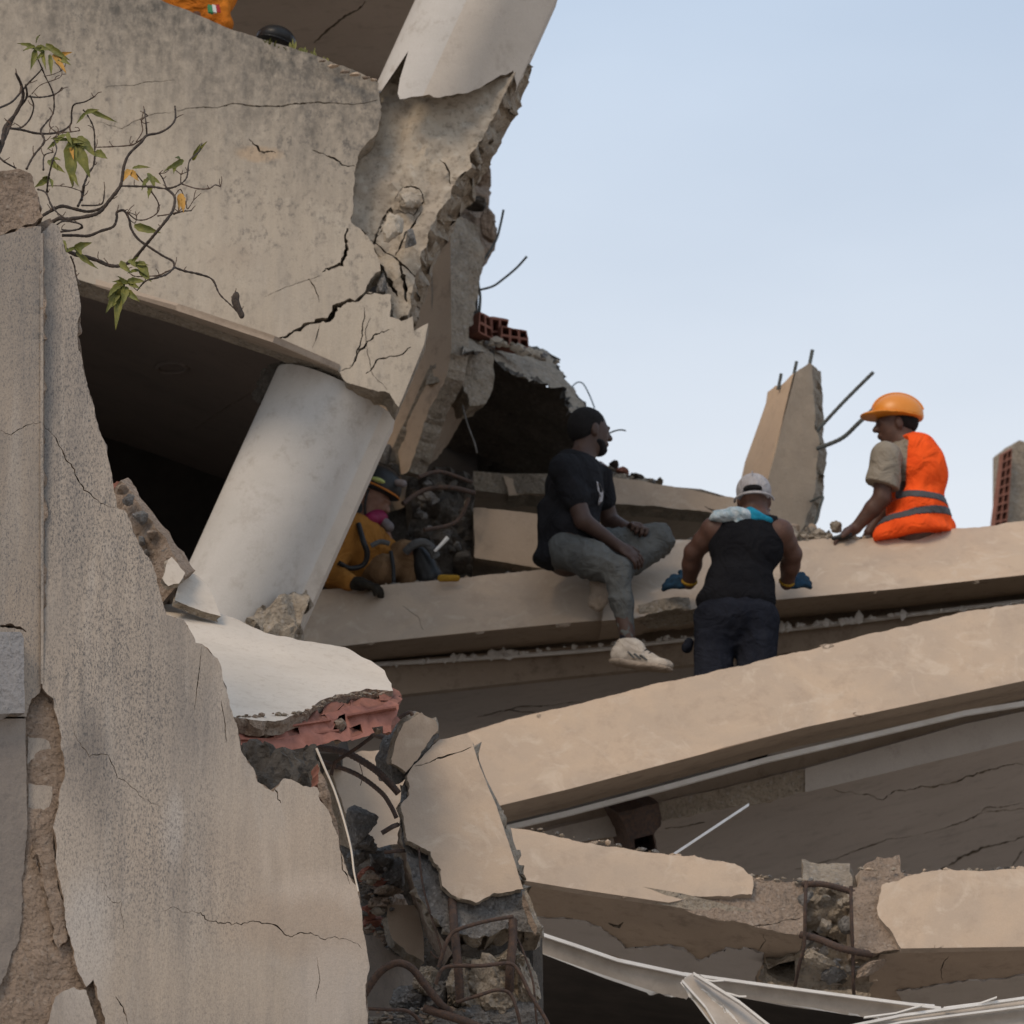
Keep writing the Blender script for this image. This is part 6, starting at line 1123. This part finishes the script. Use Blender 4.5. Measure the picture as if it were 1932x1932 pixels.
# ------------------------------------------------------------------ shrub branches reaching past the near wall
YB = 15.3
M_LEAF = simple('green_leaf', (.19, .18, .04), (.105, .115, .03), 25, .5, .3); M_LEAFY = simple('yellow_leaf', (.50, .26, .05), (.38, .22, .05), 25, .5, .3)
M_TWIG = simple('brown_twig', (.13, .085, .06), (.08, .055, .042), 60, .9, .6)
tree = thing('tree', 'bare crooked grey branches with few green and yellow leaves growing behind the near wall top', 'tree', P(90, 900, YB))
c1 = lambda L_: [(x * .334, y * .334) for x, y in L_]
BR = [  # traced centrelines, crop units; start radius, end radius in px
 ([(240, 1290), (330, 1235), (370, 1240), (480, 1225), (560, 1200), (620, 1130), (680, 1050), (700, 940), (730, 870), (800, 800), (830, 765), (900, 750), (960, 715), (990, 670), (988, 600)], 4.2, 1.8),
 ([(230, 1225), (290, 1190), (350, 1165), (420, 1180), (500, 1195), (580, 1170), (640, 1100), (680, 1050)], 3.6, 2.6),
 ([(830, 765), (825, 700), (815, 620)], 2, 1.2), ([(830, 765), (780, 800), (740, 820), (640, 828), (540, 832)], 1.6, 1), ([(770, 800), (805, 740), (800, 680), (835, 655)], 1.2, 1),
 ([(680, 1050), (760, 1052), (860, 1055), (940, 1065), (1010, 1045), (1055, 1000), (1070, 910), (1120, 860), (1140, 810)], 2.2, 1.3),
 ([(1030, 1040), (1110, 1065), (1180, 1065), (1215, 1045), (1245, 1055)], 1.4, 1.1), ([(940, 1060), (920, 1010), (900, 980)], 1.6, 1.2), ([(1020, 1040), (1022, 985)], 1.4, 1),
 ([(940, 1065), (985, 1110), (980, 1180), (950, 1230), (910, 1280), (860, 1340), (810, 1400), (760, 1460)], 2.6, 3.2),
 ([(985, 1110), (1020, 1070), (1050, 1150), (1060, 1180), (1095, 1130), (1135, 1092)], 1.2, .7), ([(980, 1210), (1030, 1195), (1080, 1190)], 1.8, 1), ([(760, 970), (800, 1020), (860, 1090), (895, 1150), (890, 1200), (830, 1238), (770, 1240), (720, 1200)], 1.4, 1.4), ([(890, 1220), (960, 1210), (1010, 1195)], 1.4, 1.1),
 ([(350, 1330), (430, 1330), (500, 1332), (570, 1305), (640, 1280), (660, 1230), (660, 1200), (700, 1190), (730, 1240), (740, 1290), (780, 1350), (850, 1400), (920, 1445), (975, 1475), (985, 1510)], 3, 2.2),
 ([(985, 1510), (940, 1550), (880, 1570), (820, 1590), (775, 1640)], 2.4, 1.3), ([(985, 1510), (1040, 1530), (1130, 1550), (1200, 1580), (1240, 1660), (1300, 1720), (1365, 1785)], 2.4, 1.2), ([(1340, 1745), (1325, 1700), (1335, 1665)], 1.2, 1.6),
 ([(980, 1520), (940, 1535), (900, 1555), (840, 1560), (760, 1560), (720, 1530)], 1.6, 1),
 ([(360, 1400), (420, 1435), (500, 1455), (560, 1475), (620, 1500), (690, 1500), (760, 1465)], 4.2, 3.4),
 ([(400, 1450), (420, 1500), (430, 1560), (455, 1610)], 1.8, 1.2),
 ([(215, 1070), (260, 1090), (290, 1160), (340, 1215), (400, 1250), (460, 1270), (430, 1300), (350, 1298)], 1.8, 1.2),
 ([(460, 1130), (470, 1060), (500, 980), (530, 930), (535, 840), (530, 730), (500, 660), (470, 620)], 2.4, 1.2), ([(440, 1165), (465, 1110), (475, 1050)], 2.6, 2.2),
 ([(270, 1050), (340, 1050), (400, 1060), (460, 1080)], 1, .8), ([(265, 1080), (275, 1000), (300, 900), (320, 840), (300, 780)], 2, 1), ([(245, 960), (250, 880), (300, 860)], 1.8, 1),
 ([(460, 1160), (540, 1160), (580, 1145), (590, 1080)], 1.8, 1.4), ([(150, 955), (190, 880), (250, 800), (230, 740), (260, 695), (300, 640), (305, 560), (290, 500), (260, 440), (230, 370), (195, 290)], 2.2, 1.2),
 ([(-30, 620), (60, 580), (110, 530), (160, 470), (210, 420), (240, 385)], 2.4, 1.4), ([(-30, 900), (10, 820), (30, 720), (90, 640), (130, 550), (120, 480), (90, 415)], 5, 2.6), ([(-20, 800), (20, 790), (60, 700), (100, 620), (150, 550), (145, 480)], 4, 2),
 ([(-30, 860), (20, 910), (90, 950)], 2.4, 1.6), ([(60, 725), (130, 735), (200, 752), (280, 755), (350, 740), (400, 700), (405, 630), (420, 590), (480, 575), (535, 545)], 2.6, 1.4), ([(350, 750), (400, 745), (450, 738)], 1.4, 1),
 ([(60, 725), (120, 720), (170, 670), (190, 600), (170, 540)], 2, 1.4), ([(160, 545), (220, 550), (290, 540), (330, 520), (350, 495)], 1.8, 1.3), ([(250, 430), (300, 420), (345, 400)], .9, .8), ([(180, 530), (230, 480), (310, 450), (345, 430), (350, 390)], .9, .7),
 ([(340, 1310), (420, 1300), (465, 1285), (440, 1260), (360, 1250), (320, 1270)], 2, 1.6), ([(730, 1200), (770, 1220), (760, 1260), (720, 1230)], 1, .8), ([(300, 780), (330, 760), (280, 710), (300, 640)], 1.2, 1)]
rb_ = random.Random(3)
for i, (pts, r0, r1) in enumerate(BR):
    pts = c1(pts); n = len(pts); dy = rb_.uniform(-.25, .25); ln = []
    for k, (x, y) in enumerate(pts):
        t = k / (n - 1); r = (r0 + (r1 - r0) * t) * .85
        ln.append((P(x, y, YB + dy * math.sin(t * math.pi)), M(r * 1.15, YB)))
    tubes('branch', [ln], M_BARK if r0 > 1.7 else M_TWIG, tree, n=9, sides=7, knob=.16 if r1 > 1.3 else .38)
solid('seed_head', [('e', P(x_ * .334, y_ * .334, YB), (.011, .011, .014), None) for x_, y_ in [(1335, 1668), (1325, 1700), (1340, 1730), (1352, 1752), (1330, 1684), (1365, 1780), (1334, 1716)]], M_BARK, tree, h=.004, k=.012)
def leaf(a, b, w, mat, parent, bend=.25, seed=0):
    A, B = a, b; d = B - A; L_ = d.length; d.normalize(); rng = random.Random(seed)
    side = d.cross(V3((rng.uniform(-.5, .5), -1, rng.uniform(-.3, .3)))).normalized(); nrm = side.cross(d)
    V = []; F = []; n = 9
    for i in range(n):
        t = i / (n - 1); ww = w * math.sin(math.pi * min(1, t * .93 + .07) ** .8) * (1 + .12 * math.sin(i * 2.3 + seed)); c = A + d * L_ * t - nrm * bend * L_ * t * t
        for j, s in enumerate((-1, -.5, 0, .5, 1)): V.append(c + side * ww * s + nrm * (abs(s) * ww * .45 + .002 * math.sin(i * 3 + j)))
    for i in range(n - 1):
        for j in range(4): F.append((i * 5 + j, i * 5 + j + 1, i * 5 + j + 6, i * 5 + j + 5))
    m = len(V); V += [v - nrm * .0012 for v in V]; F += [tuple(q + m for q in f[::-1]) for f in F]
    for k in list(range(n - 1)): F.append((k * 5, k * 5 + 5, m + k * 5 + 5, m + k * 5)); F.append((k * 5 + 4, m + k * 5 + 4, m + k * 5 + 9, k * 5 + 9))
    link('leaf', V, F, mat, None, parent, 60)
LV = [((200, 270), (115, 235), 7, 0), ((205, 240), (207, 195), 5, 0), ((200, 280), (185, 370), 9, 0), ((240, 280), (245, 370), 6, 0), ((260, 250), (370, 330), 10, 0), ((300, 310), (368, 385), 9, 1), ((280, 310), (295, 400), 7, 0), ((495, 620), (640, 680), 7, 0), ((370, 760), (300, 800), 9, 0), ((400, 800), (400, 1020), 20, 0), ((420, 800), (500, 970), 18, 0),
      ((400, 820), (410, 880), 6, 1), ((440, 775), (530, 860), 14, 0), ((540, 860), (590, 880), 12, 0), ((270, 910), (350, 960), 9, 0), ((275, 1000), (215, 1050), 10, 0), ((400, 960), (430, 1030), 8, 0), ((735, 960), (700, 1000), 10, 1), ((740, 965), (768, 1005), 9, 1), ((750, 950), (830, 930), 6, 0), ((835, 980), (880, 1040), 9, 0), ((860, 1050), (830, 1095), 8, 0),
      ((1035, 905), (960, 950), 9, 0), ((1020, 900), (1005, 880), 6, 0), ((1090, 905), (1125, 820), 7, 0), ((1125, 860), (1150, 800), 5, 0), ((1020, 1095), (1040, 1175), 10, 1), ((1010, 1100), (1015, 1165), 6, 1), ((760, 1275), (885, 1310), 12, 0), ((355, 1360), (370, 1400), 7, 0), ((420, 1405), (500, 1370), 11, 0), ((430, 1420), (525, 1510), 8, 0),
      ((680, 1480), (720, 1530), 10, 0), ((730, 1470), (760, 1490), 9, 0), ((780, 1480), (835, 1545), 14, 0), ((700, 1600), (600, 1740), 14, 0), ((690, 1640), (640, 1830), 12, 0), ((710, 1620), (700, 1700), 12, 0), ((720, 1590), (800, 1580), 10, 0), ((710, 1640), (770, 1690), 10, 0), ((680, 1600), (610, 1660), 9, 0), ((380, 750), (395, 800), 7, 0), ((330, 790), (280, 830), 6, 0)]
rl_ = random.Random(12)
for (x0, y0) in [(205, 270), (250, 290), (320, 320), (380, 790), (430, 800), (290, 900), (280, 1010), (850, 1000), (1000, 930), (430, 1400), (740, 1490), (790, 1530), (700, 1610), (660, 1680), (730, 1600), (480, 640)]:
    for k in range(2):
        a_ = rl_.uniform(0, 6.28); L_ = rl_.uniform(35, 85); LV.append(((x0, y0), (x0 + L_ * math.cos(a_), y0 + abs(L_ * math.sin(a_)) * rl_.choice((1, 1, -.6))), rl_.uniform(5, 10), 1 if rl_.random() < .15 else 0))
for (pts, r0, r1) in BR:      # short side twigs
    for k in range(3):
        q = pts[rl_.randrange(1, len(pts))]; a_ = rl_.uniform(-2.6, -.3); L_ = rl_.uniform(20, 60); e_ = (q[0] + L_ * math.cos(a_), q[1] + L_ * math.sin(a_)); m_ = ((q[0] + e_[0]) / 2 + rl_.uniform(-8, 8), (q[1] + e_[1]) / 2 + rl_.uniform(-8, 8))
        tubes('twig', [[(P(x * .334, y * .334, YB), M(r, YB)) for (x, y), r in ((q, 1.1), (m_, .9), (e_, .7))]], M_TWIG, tree, n=5, sides=5, knob=.35)
for i, (a, b, w, y) in enumerate(LV):
    leaf(P(a[0] * .334, a[1] * .334, YB - .03), P(b[0] * .334, b[1] * .334, YB - .08), M(w * .66, YB), M_LEAFY if y else M_LEAF, tree, seed=i)
box('trunk_stem', P(40, 470, YB + .2), P(46, 470, YB + .2), V3((0, .04, 0)), V3((0, 0, -1.2)), M_BARK, tree)
# weeds on the parapet top
wd = thing('weed', 'small olive weed tuft growing on the parapet top right of the black helmet', 'plant', P(590, 112, 18.15))
rw = random.Random(8)
for k in range(16):
    x = rw.uniform(548, 622); y0 = 92 + (x - 548) * .38; leaf(P(x, y0, 18.15), P(x + rw.uniform(-8, 8), y0 - rw.uniform(8, 24), 18.15), M(rw.uniform(1.5, 3), 18), M_LEAF, wd, seed=k)
wd2 = thing('weed', 'low moss and grass blades along the parapet rim just below the black helmet', 'plant', P(530, 92, 18.1))
for k in range(9):
    x = rw.uniform(500, 545); y0 = 78 + (x - 500) * .35; leaf(P(x, y0 + 3, 18.05), P(x + rw.uniform(-4, 4), y0 - rw.uniform(1, 8), 18.02), M(1.6, 18), M_LEAF, wd2, seed=k)
